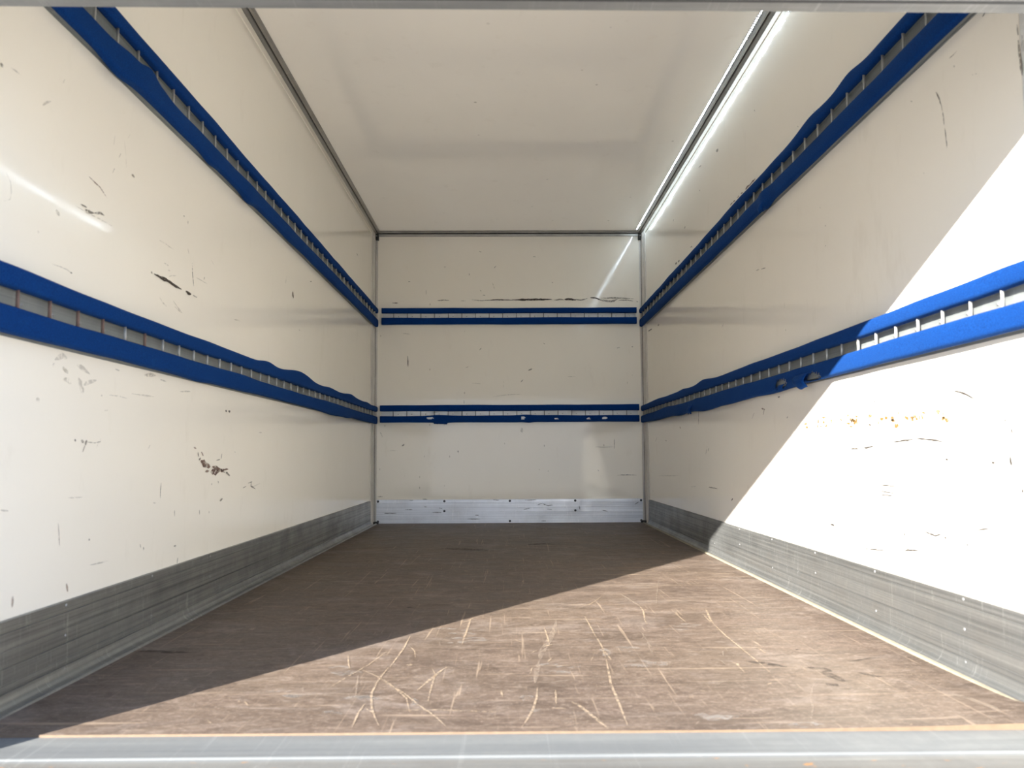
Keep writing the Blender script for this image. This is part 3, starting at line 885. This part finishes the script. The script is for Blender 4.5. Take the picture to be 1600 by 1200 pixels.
('R','d',0.006,[(-3.111,1.207),(-3.116,1.210)]),
('R','d',0.016,[(-1.303,1.871),(-1.326,1.871)]),
('R','d',0.012,[(-1.032,2.005),(-1.050,2.012)]),
('R','g',0.01,[(-1.977,1.143),(-2.009,1.156)]),
('R','d',0.006,[(-3.059,1.699),(-3.064,1.699)]),
('R','d',0.005,[(-2.927,1.712),(-2.932,1.705)]),
('R','d',0.008,[(-2.498,1.991),(-2.505,1.982)]),
('R','d',0.02,[(-1.952,2.055),(-1.994,2.043)]),
('R','d',0.012,[(-1.638,1.971),(-1.651,1.969)]),
('R','d',0.008,[(-1.636,2.102),(-1.686,2.095)]),
('R','d',0.006,[(-3.730,1.409),(-3.741,1.386),(-3.749,1.364)]),
('R','d',0.005,[(-3.749,1.364),(-3.755,1.334),(-3.756,1.312)]),
('R','d',0.006,[(-3.758,1.303),(-3.761,1.273),(-3.763,1.251)]),
('R','d',0.006,[(-3.801,1.432),(-3.804,1.433)]),
('R','D',0.006,[(-3.906,1.489),(-3.914,1.491)]),
('R','d',0.004,[(-3.753,1.512),(-3.760,1.513)]),
('R','d',0.004,[(-3.786,1.462),(-3.800,1.462),(-3.815,1.463)]),
('R','g',0.004,[(-3.861,1.379),(-3.878,1.372)]),
('R','g',0.005,[(-3.622,1.442),(-3.630,1.436)]),
('R','g',0.005,[(-3.664,1.231),(-3.668,1.227)]),
('R','d',0.01,[(-4.007,1.372),(-4.009,1.340),(-4.012,1.310),(-4.013,1.292)]),
('R','g',0.012,[(-4.017,1.376),(-4.019,1.340)]),
('R','d',0.006,[(-4.006,1.406),(-4.008,1.382)]),
('R','b',0.014,[(-1.092,0.687),(-1.123,0.678)]),
('R','b',0.008,[(-1.531,0.765),(-1.527,0.722),(-1.524,0.679)]),
('R','d',0.006,[(-1.649,0.512),(-1.677,0.560)]),
('R','d',0.008,[(-1.698,0.532),(-1.711,0.549)]),
('R','d',0.008,[(-1.695,0.342),(-1.775,0.341),(-1.852,0.339)]),
('R','g',0.006,[(-0.442,0.367),(-0.776,0.376),(-1.035,0.385)]),
('R','D',0.012,[(-2.066,0.295),(-2.085,0.305)]),
('R','d',0.01,[(-0.702,0.613),(-0.739,0.608)]),
('R','g',0.006,[(-1.334,0.327),(-1.444,0.335)]),
('R','b',0.008,[(-2.505,0.678),(-2.522,0.701)]),
('R','g',0.007,[(-2.367,0.667),(-2.401,0.693)]),
('R','b',0.007,[(-2.485,0.706),(-2.528,0.698)]),
('R','g',0.012,[(-0.377,0.611),(-0.444,0.641)]),
('R','d',0.01,[(-2.668,0.738),(-2.687,0.738)]),
('R','d',0.006,[(-2.750,0.651),(-2.759,0.656)]),
('R','g',0.004,[(-2.296,0.357),(-2.297,0.380)]),
('R','g',0.012,[(-0.259,0.256),(-0.281,0.248)]),
('R','s',0.004,[(-3.237,0.528),(-3.285,0.528)]),
('R','s',0.005,[(-3.315,0.530),(-3.345,0.531),(-3.374,0.535)]),
('R','s',0.004,[(-3.473,0.544),(-3.550,0.548),(-3.580,0.552)]),
('R','s',0.004,[(-3.580,0.552),(-3.635,0.548),(-3.700,0.541)]),
('R','s',0.004,[(-3.747,0.661),(-3.768,0.657),(-3.795,0.647),(-3.821,0.635)]),
('R','s',0.005,[(-3.385,0.667),(-3.390,0.662)]),
('R','s',0.006,[(-3.932,0.563),(-3.933,0.553)]),
('R','s',0.007,[(-3.866,0.492),(-3.876,0.489)]),
('R','s',0.006,[(-3.924,0.505),(-3.925,0.495),(-3.927,0.483)]),
('R','s',0.008,[(-3.952,0.433),(-3.958,0.433)]),
('R','s',0.004,[(-3.541,0.460),(-3.544,0.454)]),
('R','s',0.007,[(-3.087,0.348),(-3.089,0.344)]),
('R','s',0.005,[(-3.077,0.280),(-3.095,0.280),(-3.113,0.278)]),
('R','s',0.004,[(-3.311,0.253),(-3.311,0.234),(-3.312,0.216)]),
('R','s',0.004,[(-3.543,0.283),(-3.542,0.261)]),
('R','s',0.004,[(-3.508,0.248),(-3.527,0.255),(-3.576,0.259)]),
('R','s',0.003,[(-3.309,0.230),(-3.374,0.235),(-3.435,0.241)]),
('R','s',0.004,[(-3.602,0.313),(-3.629,0.309),(-3.650,0.306),(-3.676,0.313)]),
('R','s',0.006,[(-3.691,0.310),(-3.691,0.302)]),
('R','s',0.003,[(-3.401,0.423),(-3.480,0.423)]),
('R','s',0.003,[(-3.400,0.406),(-3.472,0.402)]),
('R','s',0.003,[(-3.399,0.395),(-3.469,0.395)]),
('R','s',0.005,[(-3.783,0.405),(-3.785,0.404)]),
('R','s',0.005,[(-3.767,0.300),(-3.776,0.298)]),
('R','s',0.003,[(-3.807,0.336),(-3.829,0.341),(-3.850,0.344)]),
('R','s',0.006,[(-3.512,0.298),(-3.517,0.290)]),
('R','s',0.005,[(-3.448,0.280),(-3.450,0.273)]),
('R','s',0.005,[(-3.704,0.498),(-3.714,0.497)]),
('R','s',0.004,[(-3.607,0.450),(-3.608,0.445)]),
('R','s',0.004,[(-3.874,0.286),(-3.876,0.288)]),
('R','s',0.006,[(-3.865,0.568),(-3.867,0.567)]),
('R','s',0.003,[(-3.912,0.591),(-3.917,0.572)]),
('R','y',0.012,[(-3.468,0.610),(-3.485,0.609)]),
('R','y',0.006,[(-3.616,0.618),(-3.630,0.615)]),
('R','y',0.012,[(-3.009,0.625),(-3.021,0.626)]),
('R','y',0.009,[(-3.544,0.607),(-3.554,0.604)]),
('R','y',0.006,[(-3.567,0.601),(-3.581,0.600)]),
('R','y',0.006,[(-3.028,0.605),(-3.043,0.606)]),
('R','y',0.006,[(-3.699,0.601),(-3.711,0.600)]),
('R','y',0.012,[(-3.107,0.621),(-3.120,0.618)]),
('R','y',0.006,[(-3.275,0.605),(-3.288,0.605)]),
('R','y',0.012,[(-3.600,0.606),(-3.606,0.605)]),
('R','y',0.009,[(-3.236,0.619),(-3.258,0.620)]),
('R','y',0.006,[(-3.351,0.599),(-3.359,0.596)]),
('R','y',0.006,[(-2.903,0.620),(-2.929,0.620)]),
('R','y',0.006,[(-3.271,0.628),(-3.287,0.626)]),
('R','y',0.006,[(-3.468,0.606),(-3.490,0.602)]),
('R','y',0.009,[(-3.241,0.615),(-3.267,0.615)]),
('R','y',0.009,[(-3.345,0.623),(-3.368,0.624)]),
('R','y',0.006,[(-3.679,0.611),(-3.687,0.611)]),
('R','y',0.012,[(-3.257,0.610),(-3.276,0.610)]),
('R','y',0.006,[(-3.215,0.609),(-3.240,0.607)]),
('R','y',0.012,[(-3.537,0.611),(-3.544,0.608)]),
('R','y',0.009,[(-3.400,0.603),(-3.407,0.601)]),
('R','y',0.006,[(-3.241,0.614),(-3.250,0.611)]),
('R','y',0.009,[(-2.914,0.607),(-2.934,0.608)]),
('R','y',0.009,[(-3.699,0.608),(-3.705,0.608)]),
('R','y',0.009,[(-3.048,0.619),(-3.065,0.619)]),
('R','y',0.009,[(-3.708,0.594),(-3.725,0.593)]),
('R','y',0.009,[(-3.218,0.632),(-3.232,0.632)]),
('R','y',0.006,[(-3.046,0.636),(-3.071,0.635)]),
('R','y',0.006,[(-3.235,0.597),(-3.253,0.596)]),
('R','y',0.009,[(-3.412,0.613),(-3.431,0.611)]),
('R','y',0.009,[(-3.563,0.608),(-3.577,0.606)]),
('R','y',0.012,[(-3.612,0.608),(-3.621,0.606)]),
('R','y',0.012,[(-3.486,0.589),(-3.506,0.588)]),
('R','y',0.009,[(-3.572,0.610),(-3.590,0.608)]),
('R','y',0.009,[(-3.587,0.602),(-3.597,0.602)]),
('R','y',0.006,[(-3.674,0.617),(-3.691,0.615)]),
('R','y',0.009,[(-3.695,0.597),(-3.707,0.596)]),
('R','y',0.009,[(-3.065,0.607),(-3.081,0.609)]),
('R','y',0.009,[(-3.503,0.623),(-3.512,0.621)]),
('R','y',0.012,[(-3.437,0.614),(-3.453,0.611)]),
('R','y',0.006,[(-3.173,0.623),(-3.185,0.621)]),
('R','y',0.006,[(-3.469,0.604),(-3.485,0.606)]),
('R','y',0.006,[(-3.350,0.600),(-3.360,0.597)]),
('R','y',0.012,[(-3.005,0.608),(-3.016,0.608)]),
('R','y',0.012,[(-3.273,0.615),(-3.283,0.616)]),
('F','p',0.008,[(-0.299,-3.378),(-0.299,-3.517),(-0.308,-3.674)]),
('F','q',0.005,[(-0.299,-3.378),(-0.299,-3.258),(-0.290,-3.167),(-0.274,-3.096),(-0.253,-3.030),(-0.219,-2.918)]),
('F','q',0.004,[(-0.134,-2.632),(-0.057,-2.386),(0.030,-2.129),(0.158,-1.824)]),
('F','p',0.006,[(0.214,-3.034),(0.256,-2.980),(0.292,-2.907),(0.324,-2.823)]),
('F','p',0.008,[(0.223,-3.147),(0.225,-3.249),(0.226,-3.364),(0.230,-3.499),(0.225,-3.618)]),
('F','p',0.009,[(0.225,-3.618),(0.208,-3.814),(0.207,-3.935),(0.204,-4.054)]),
('F','p',0.006,[(0.231,-3.549),(0.237,-3.634)]),
('F','w',0.04,[(0.225,-3.512),(0.238,-3.561),(0.223,-3.595)]),
('F','q',0.028,[(0.129,-3.205),(0.115,-3.324),(0.090,-3.451),(0.068,-3.544),(0.055,-3.641)]),
('F','q',0.02,[(0.055,-3.641),(0.044,-3.742),(0.039,-3.801)]),
('F','p',0.007,[(0.087,-3.285),(0.090,-3.396),(0.091,-3.496)]),
('F','p',0.012,[(0.079,-3.496),(0.097,-3.483)]),
('F','p',0.008,[(0.043,-3.832),(0.039,-3.893),(0.028,-3.967),(0.015,-4.018),(0.003,-4.059)]),
('F','p',0.007,[(-0.303,-3.785),(-0.248,-3.859),(-0.204,-3.937),(-0.165,-3.998),(-0.134,-4.060)]),
('F','p',0.008,[(-0.311,-3.674),(-0.318,-3.780),(-0.316,-3.865),(-0.301,-3.942),(-0.285,-3.995),(-0.267,-4.045)]),
('F','p',0.005,[(-0.421,-3.842),(-0.397,-3.755),(-0.364,-3.657),(-0.338,-3.534)]),
('F','p',0.006,[(-0.383,-3.682),(-0.324,-3.747),(-0.285,-3.803),(-0.236,-3.895),(-0.219,-3.973)]),
('F','p',0.007,[(-0.317,-4.053),(-0.320,-3.977),(-0.318,-3.924)]),
('F','p',0.006,[(-0.432,-3.573),(-0.412,-3.656),(-0.399,-3.692)]),
('F','p',0.007,[(-0.243,-3.965),(-0.169,-3.963),(-0.097,-3.972),(-0.042,-3.980)]),
('F','p',0.012,[(0.109,-3.922),(0.123,-3.944),(0.138,-3.987),(0.152,-4.028),(0.165,-4.066)]),
('F','p',0.006,[(0.082,-3.845),(0.077,-3.940)]),
('F','p',0.008,[(0.064,-3.957),(0.093,-3.962)]),
('F','q',0.02,[(0.397,-2.790),(0.407,-2.872),(0.426,-3.011)]),
('F','p',0.009,[(0.426,-3.011),(0.424,-3.079),(0.403,-3.213),(0.400,-3.262)]),
('F','p',0.005,[(0.424,-3.079),(0.446,-3.041)]),
('F','q',0.005,[(0.409,-2.927),(0.505,-2.919)]),
('F','q',0.005,[(0.610,-2.457),(0.539,-2.758),(0.480,-3.012)]),
('F','p',0.01,[(0.640,-3.037),(0.613,-3.176),(0.600,-3.267)]),
('F','p',0.008,[(0.600,-3.267),(0.594,-3.409),(0.595,-3.540),(0.595,-3.643),(0.593,-3.740)]),
('F','p',0.005,[(0.605,-3.131),(0.598,-3.259)]),
('F','p',0.014,[(0.531,-3.658),(0.539,-3.668),(0.536,-3.689)]),
('F','p',0.006,[(0.536,-3.689),(0.533,-3.739)]),
('F','q',0.006,[(0.682,-3.789),(0.646,-3.845),(0.615,-3.906),(0.588,-3.979),(0.558,-4.039)]),
('F','p',0.005,[(0.531,-3.063),(0.521,-3.155),(0.523,-3.249)]),
('F','p',0.012,[(-0.166,-3.672),(-0.180,-3.702),(-0.193,-3.750),(-0.207,-3.796),(-0.220,-3.847)]),
('F','p',0.006,[(-0.205,-3.682),(-0.192,-3.736),(-0.191,-3.839),(-0.189,-3.919)]),
('F','p',0.005,[(0.030,-3.737),(0.036,-3.692),(0.044,-3.672)]),
('F','q',0.008,[(-0.065,-3.725),(-0.027,-3.726)]),
('F','p',0.008,[(-0.262,-3.660),(-0.250,-3.655)]),
('F','p',0.01,[(-0.146,-3.477),(-0.138,-3.197),(-0.133,-3.163)]),
('F','p',0.007,[(-0.165,-3.238),(-0.144,-3.197),(-0.127,-3.163)]),
('F','q',0.006,[(-0.319,-3.209),(-0.308,-3.289)]),
('F','p',0.005,[(-0.292,-3.473),(-0.266,-3.536),(-0.257,-3.594)]),
('F','q',0.005,[(-0.205,-3.488),(-0.210,-3.422),(-0.204,-3.409)]),
('F','p',0.02,[(-0.269,-3.654),(-0.253,-3.660)]),
('F','q',0.008,[(-0.663,-3.130),(-0.649,-3.165),(-0.640,-3.224)]),
('F','q',0.014,[(-0.897,-3.612),(-0.872,-3.618)]),
('F','q',0.01,[(-1.000,-2.744),(-0.978,-2.732)]),
('F','q',0.012,[(-0.736,-1.939),(-0.700,-1.962)]),
('F','q',0.008,[(-0.372,-3.732),(-0.346,-3.885)]),
('F','q',0.01,[(0.071,-3.798),(0.119,-3.781)]),
('F','q',0.006,[(0.078,-3.820),(0.123,-3.825)]),
('F','p',0.007,[(-0.037,-3.843),(-0.034,-3.891)]),
('F','q',0.03,[(0.912,-3.893),(0.935,-3.940),(0.942,-3.987),(0.937,-4.021)]),
('F','q',0.006,[(0.365,-3.331),(0.360,-3.534)]),
('F','q',0.006,[(0.362,-3.438),(0.347,-3.609)]),
('F','p',0.008,[(0.396,-3.861),(0.404,-3.865)]),
('F','p',0.006,[(0.639,-3.510),(0.643,-3.600)]),
('F','q',0.005,[(0.612,-2.329),(0.658,-2.489),(0.654,-2.762)]),
('F','p',0.006,[(0.624,-2.243),(0.624,-2.312)]),
('F','q',0.008,[(0.547,-2.909),(0.638,-2.868)]),
('F','p',0.006,[(0.556,-3.822),(0.568,-3.813)]),
('F','q',0.006,[(0.440,-3.828),(0.457,-3.807),(0.475,-3.798)]),
('F','q',0.0065,[(0.508,-3.634),(0.508,-3.671)]),
('F','q',0.0034,[(0.415,-3.775),(0.400,-3.778)]),
('F','p',0.0047,[(0.196,-3.594),(0.184,-3.636)]),
('F','q',0.0045,[(0.595,-3.848),(0.594,-3.858)]),
('F','q',0.003,[(0.075,-3.449),(0.082,-3.455)]),
('F','q',0.0047,[(0.367,-3.391),(0.348,-3.437)]),
('F','q',0.0068,[(0.920,-3.745),(0.905,-3.774)]),
('F','q',0.004,[(0.773,-3.820),(0.776,-3.844)]),
('F','p',0.0049,[(-0.608,-4.008),(-0.589,-4.029)]),
('F','p',0.0063,[(-0.527,-3.809),(-0.520,-3.823)]),
('F','q',0.0064,[(-0.245,-4.011),(-0.250,-4.017)]),
('F','q',0.0056,[(0.540,-3.551),(0.526,-3.598)]),
('F','q',0.0041,[(0.247,-3.908),(0.262,-3.917)]),
('F','q',0.0044,[(0.433,-3.825),(0.429,-3.830)]),
('F','q',0.0057,[(0.499,-3.810),(0.507,-3.811)]),
('F','q',0.0054,[(-0.535,-3.854),(-0.522,-3.864)]),
('F','q',0.0049,[(0.345,-4.033),(0.332,-4.052)]),
('F','p',0.0042,[(0.372,-3.895),(0.359,-3.901)]),
('F','q',0.0066,[(-0.675,-3.910),(-0.670,-3.931)]),
('F','q',0.0052,[(0.185,-3.731),(0.188,-3.742)]),
('F','p',0.0057,[(-0.617,-3.882),(-0.611,-3.888)]),
('F','p',0.0039,[(0.737,-4.064),(0.732,-4.069)]),
('F','q',0.0058,[(0.284,-4.031),(0.279,-4.037)]),
('F','p',0.0055,[(-0.003,-3.429),(0.016,-3.454)]),
('F','q',0.0057,[(0.433,-3.993),(0.441,-3.999)]),
('F','p',0.0058,[(0.090,-3.605),(0.077,-3.641)]),
('F','q',0.0052,[(-0.476,-3.817),(-0.468,-3.848)]),
('F','p',0.0065,[(-0.311,-3.951),(-0.294,-3.973)]),
('F','q',0.0033,[(0.022,-3.635),(0.027,-3.639)]),
('F','p',0.0046,[(0.492,-3.335),(0.506,-3.350)]),
('F','q',0.0059,[(0.025,-4.031),(0.036,-4.037)]),
('F','q',0.005,[(0.803,-3.880),(0.804,-3.886)]),
('F','q',0.0043,[(-0.366,-3.867),(-0.353,-3.893)]),
('F','q',0.0056,[(0.322,-3.606),(0.322,-3.619)]),
('F','q',0.007,[(0.645,-3.689),(0.627,-3.700)]),
('F','q',0.0049,[(0.064,-4.018),(0.059,-4.029)]),
('F','p',0.0038,[(0.726,-3.835),(0.720,-3.854)]),
('F','q',0.0036,[(0.467,-3.309),(0.437,-3.330)]),
('F','q',0.0043,[(-0.362,-3.706),(-0.338,-3.710)]),
('F','q',0.0042,[(0.018,-3.967),(0.033,-3.979)]),
('F','p',0.0053,[(0.358,-3.901),(0.363,-3.907)]),
('F','q',0.0042,[(0.349,-3.825),(0.330,-3.832)]),
('F','p',0.0061,[(0.053,-3.536),(0.039,-3.563)]),
('F','q',0.0046,[(0.554,-3.537),(0.548,-3.563)]),
('F','p',0.0039,[(0.930,-3.766),(0.928,-3.774)]),
('F','q',0.0032,[(0.780,-3.344),(0.765,-3.386)]),
('F','q',0.0056,[(-0.091,-3.279),(-0.080,-3.303)]),
('F','q',0.0046,[(0.607,-4.036),(0.614,-4.048)]),
('F','q',0.0069,[(0.200,-3.318),(0.203,-3.332)]),
('F','q',0.0053,[(0.467,-3.833),(0.464,-3.849)]),
('F','q',0.0058,[(-0.108,-3.820),(-0.120,-3.844)]),
('F','q',0.0034,[(0.617,-4.063),(0.613,-4.070)]),
('F','p',0.0049,[(0.489,-3.960),(0.490,-3.967)]),
('F','q',0.0032,[(0.381,-3.945),(0.365,-3.947)]),
('F','q',0.0065,[(0.577,-3.282),(0.583,-3.298)]),
('F','p',0.0066,[(-0.572,-3.907),(-0.557,-3.930)]),
('F','q',0.0056,[(0.322,-3.920),(0.316,-3.936)]),
('F','q',0.0052,[(0.790,-3.910),(0.780,-3.920)]),
('F','q',0.0041,[(-0.228,-3.552),(-0.213,-3.564)]),
('F','p',0.0069,[(-0.586,-3.903),(-0.584,-3.909)]),
('F','p',0.0039,[(0.683,-3.692),(0.687,-3.721)]),
('F','q',0.0055,[(-0.022,-3.610),(-0.020,-3.618)]),
('F','q',0.0058,[(-0.397,-4.033),(-0.384,-4.046)]),
('F','q',0.0048,[(0.002,-4.018),(-0.003,-4.022)]),
('F','q',0.0067,[(-0.355,-3.794),(-0.350,-3.798)]),
('F','q',0.0057,[(0.123,-4.037),(0.121,-4.043)]),
('F','q',0.0039,[(0.922,-3.510),(0.905,-3.529)]),
('F','q',0.0062,[(0.225,-3.612),(0.217,-3.623)]),
('F','q',0.0046,[(0.592,-3.863),(0.586,-3.865)]),
('F','w',0.03,[(0.049,-3.719),(0.080,-3.720),(0.110,-3.721)]),
('F','w',0.03,[(0.045,-3.665),(0.077,-3.658),(0.108,-3.667)]),
('F','w',0.03,[(0.084,-3.725),(0.114,-3.720),(0.144,-3.727)]),
('F','w',0.03,[(0.092,-3.679),(0.122,-3.684),(0.154,-3.681)]),
('F','w',0.03,[(0.014,-3.963),(0.028,-3.968),(0.043,-3.964)]),
('F','w',0.03,[(0.002,-3.890),(0.017,-3.890),(0.032,-3.890)]),
('F','w',0.03,[(0.008,-3.911),(0.022,-3.910),(0.037,-3.912)]),
('F','w',0.03,[(0.000,-3.892),(0.015,-3.889),(0.030,-3.892)]),
('F','w',0.03,[(-0.225,-3.902),(-0.219,-3.905),(-0.213,-3.902)]),
('F','w',0.03,[(-0.223,-3.920),(-0.216,-3.925),(-0.211,-3.921)]),
('F','w',0.03,[(-0.218,-3.910),(-0.211,-3.913),(-0.206,-3.910)]),
('F','w',0.03,[(-0.222,-3.914),(-0.216,-3.912),(-0.210,-3.914)]),
('F','w',0.03,[(0.357,-4.021),(0.388,-4.022),(0.419,-4.022)]),
('F','w',0.03,[(0.343,-4.002),(0.376,-3.997),(0.406,-4.003)]),
('F','w',0.03,[(0.343,-4.018),(0.373,-4.022),(0.405,-4.019)]),
('F','w',0.03,[(0.368,-4.009),(0.397,-4.016),(0.430,-4.011)]),
('F','w',0.03,[(-0.371,-3.890),(-0.345,-3.884),(-0.317,-3.891)]),
('F','w',0.03,[(-0.346,-3.887),(-0.317,-3.895),(-0.291,-3.889)]),
('F','w',0.03,[(-0.338,-3.889),(-0.309,-3.895),(-0.283,-3.890)]),
('F','w',0.03,[(-0.347,-3.884),(-0.321,-3.880),(-0.293,-3.885)]),
('F','w',0.03,[(-0.193,-3.353),(-0.156,-3.346),(-0.119,-3.355)]),
('F','w',0.03,[(-0.161,-3.321),(-0.124,-3.318),(-0.086,-3.323)]),
('F','w',0.03,[(-0.236,-3.304),(-0.199,-3.295),(-0.160,-3.306)]),
('F','w',0.03,[(-0.183,-3.354),(-0.145,-3.367),(-0.109,-3.356)]),
('F','w',0.03,[(-0.170,-3.414),(-0.126,-3.404),(-0.080,-3.416)]),
('F','w',0.03,[(-0.162,-3.428),(-0.117,-3.435),(-0.073,-3.431)]),
('F','w',0.03,[(-0.188,-3.456),(-0.144,-3.450),(-0.100,-3.458)]),
('F','w',0.03,[(-0.198,-3.402),(-0.153,-3.407),(-0.108,-3.405)]),
('F','w',0.03,[(0.484,-3.271),(0.522,-3.276),(0.561,-3.273)]),
('F','w',0.03,[(0.473,-3.275),(0.515,-3.262),(0.550,-3.277)]),
('F','w',0.03,[(0.448,-3.319),(0.482,-3.332),(0.523,-3.321)]),
('F','w',0.03,[(0.467,-3.289),(0.506,-3.288),(0.543,-3.291)]),
('F','w',0.03,[(-0.423,-3.732),(-0.393,-3.729),(-0.363,-3.733)]),
('F','w',0.03,[(-0.442,-3.713),(-0.410,-3.722),(-0.382,-3.714)]),
('F','w',0.03,[(-0.457,-3.675),(-0.428,-3.668),(-0.395,-3.677)]),
('F','w',0.03,[(-0.425,-3.713),(-0.396,-3.707),(-0.364,-3.714)]),
('F','w',0.03,[(0.255,-3.510),(0.280,-3.514),(0.306,-3.511)]),
('F','w',0.03,[(0.279,-3.524),(0.306,-3.513),(0.329,-3.525)]),
('F','w',0.03,[(0.267,-3.534),(0.290,-3.545),(0.317,-3.535)]),
('F','w',0.03,[(0.258,-3.535),(0.282,-3.539),(0.308,-3.536)]),
('F','w',0.03,[(0.315,-3.651),(0.346,-3.656),(0.378,-3.652)]),
('F','w',0.03,[(0.306,-3.671),(0.339,-3.664),(0.368,-3.673)]),
('F','w',0.03,[(0.270,-3.643),(0.303,-3.635),(0.333,-3.645)]),
('F','w',0.03,[(0.261,-3.682),(0.293,-3.674),(0.323,-3.683)]),
('F','w',0.03,[(-0.507,-3.870),(-0.477,-3.876),(-0.451,-3.871)]),
('F','w',0.03,[(-0.504,-3.869),(-0.475,-3.877),(-0.449,-3.871)]),
('F','w',0.03,[(-0.497,-3.866),(-0.467,-3.874),(-0.442,-3.867)]),
('F','w',0.03,[(-0.551,-3.844),(-0.526,-3.838),(-0.495,-3.846)]),
('F','w',0.03,[(-0.393,-3.972),(-0.380,-3.971),(-0.367,-3.972)]),
('F','w',0.03,[(-0.377,-3.984),(-0.366,-3.979),(-0.352,-3.985)]),
('F','w',0.03,[(-0.386,-3.978),(-0.374,-3.976),(-0.360,-3.978)]),
('F','w',0.03,[(-0.393,-3.979),(-0.381,-3.978),(-0.367,-3.980)]),
('F','w',0.03,[(0.512,-4.060),(0.534,-4.067),(0.560,-4.061)]),
('F','w',0.03,[(0.529,-4.050),(0.552,-4.054),(0.577,-4.051)]),
('F','w',0.03,[(0.516,-4.055),(0.542,-4.051),(0.564,-4.056)]),
('F','w',0.03,[(0.504,-4.057),(0.526,-4.060),(0.552,-4.058)]),
('F','k',0.05,[(0.698,-3.698),(0.724,-3.719),(0.740,-3.734)]),
('F','k',0.04,[(0.718,-3.734),(0.726,-3.781),(0.734,-3.808)]),
('F','k',0.035,[(0.571,-3.648),(0.607,-3.665),(0.649,-3.697)]),
('F','k',0.04,[(0.684,-3.825),(0.708,-3.834)]),
('F','k',0.02,[(0.795,-3.745),(0.825,-3.774),(0.839,-3.775)]),
('F','k',0.012,[(0.731,-3.549),(0.742,-3.544)]),
('F','k',0.09,[(-0.387,-1.479),(-0.277,-1.524),(-0.118,-1.570)]),
('F','k',0.06,[(0.079,-1.346),(0.192,-1.307),(0.265,-1.325)]),
('F','K',0.02,[(-0.362,-3.007),(-0.346,-3.007)]),
('F','k',0.03,[(-1.029,-3.517),(-0.966,-3.518),(-0.900,-3.532),(-0.850,-3.533)]),
('F','k',0.012,[(0.489,-3.667),(0.509,-3.678)]),
('F','k',0.01,[(0.804,-3.664),(0.886,-3.628),(0.937,-3.624)])]

def build_marks():
    rnd = random.Random(3)
    par = {'L': wl_, 'R': wr_, 'B': wb_, 'F': floor, 'K': kb}
    names = {'F': 'scratches'}
    e = 0.0006
    groups = {}
    order = {}
    for s, t, w, pts in MARKS:
        groups.setdefault((s, t), []).append((w, pts))
    for (s, t), items in groups.items():
        vs_, fs = [], []
        lift = e + 0.00008*'wkqKpgyostbBdD'.index(t)
        for w, pts in items:
            if t in 'sy': w *= 1.7
            # resample the line
            P_ = [Vector(p) for p in pts]
            out = []
            for a, b in zip(P_, P_[1:]):
                m = max(2, min(14, int((b - a).length/0.012)))
                for i in range(m): out.append(a.lerp(b, i/m))
            out.append(P_[-1])
            m = len(out)
            base = len(vs_)
            for i, c in enumerate(out):
                dirv = (out[min(i+1, m-1)] - out[max(i-1, 0)])
                if dirv.length < 1e-6: dirv = Vector((1, 0))
                dirv.normalize(); nn = Vector((-dirv.y, dirv.x))
                tt = i/(m-1)
                taper = min(1.0, 0.25 + 3.0*min(tt, 1-tt)) if m > 3 else (0.55 if i in (0, m-1) else 1.0)
                wa = 0.5*w*taper*(rnd.uniform(0.50, 0.70) if s == 'F' else rnd.uniform(0.45, 0.95)); wb2 = 0.5*w*taper*(rnd.uniform(0.50, 0.70) if s == 'F' else rnd.uniform(0.45, 0.95))
                for q in (c + nn*wa, c - nn*wb2):
                    if s == 'L': vs_.append((-HX + lift, q.x, q.y))
                    elif s == 'R': vs_.append((HX - lift, q.x, q.y))
                    elif s == 'B': vs_.append((q.x, -lift, q.y))
                    elif s == 'K': vs_.append((q.x, -0.0096 - lift, q.y))
                    else:
                        if q.y < YF + 0.002: q = Vector((q.x, YF + 0.002))
                        x, y = q.x, q.y
                        a2 = max(0.0, (x - 0.35)/0.7); b2 = max(0.0, 1 - (y - YF)/0.5); c2 = max(0.0, (-x - 0.80)/0.25)
                        vs_.append((x, y, lift + 0.0004 + 0.011*a2*a2*b2*b2 + 0.004*c2*c2*b2*b2))
            for i in range(m-1):
                k = base + 2*i
                fs.append((k, k+1, k+3, k+2))
        o = mesh_obj('scratches' if s == 'F' else 'scuff_marks', vs_, fs, TONES[t], par[s])
        o['kind'] = 'stuff'
        o.visible_shadow = True
build_marks()
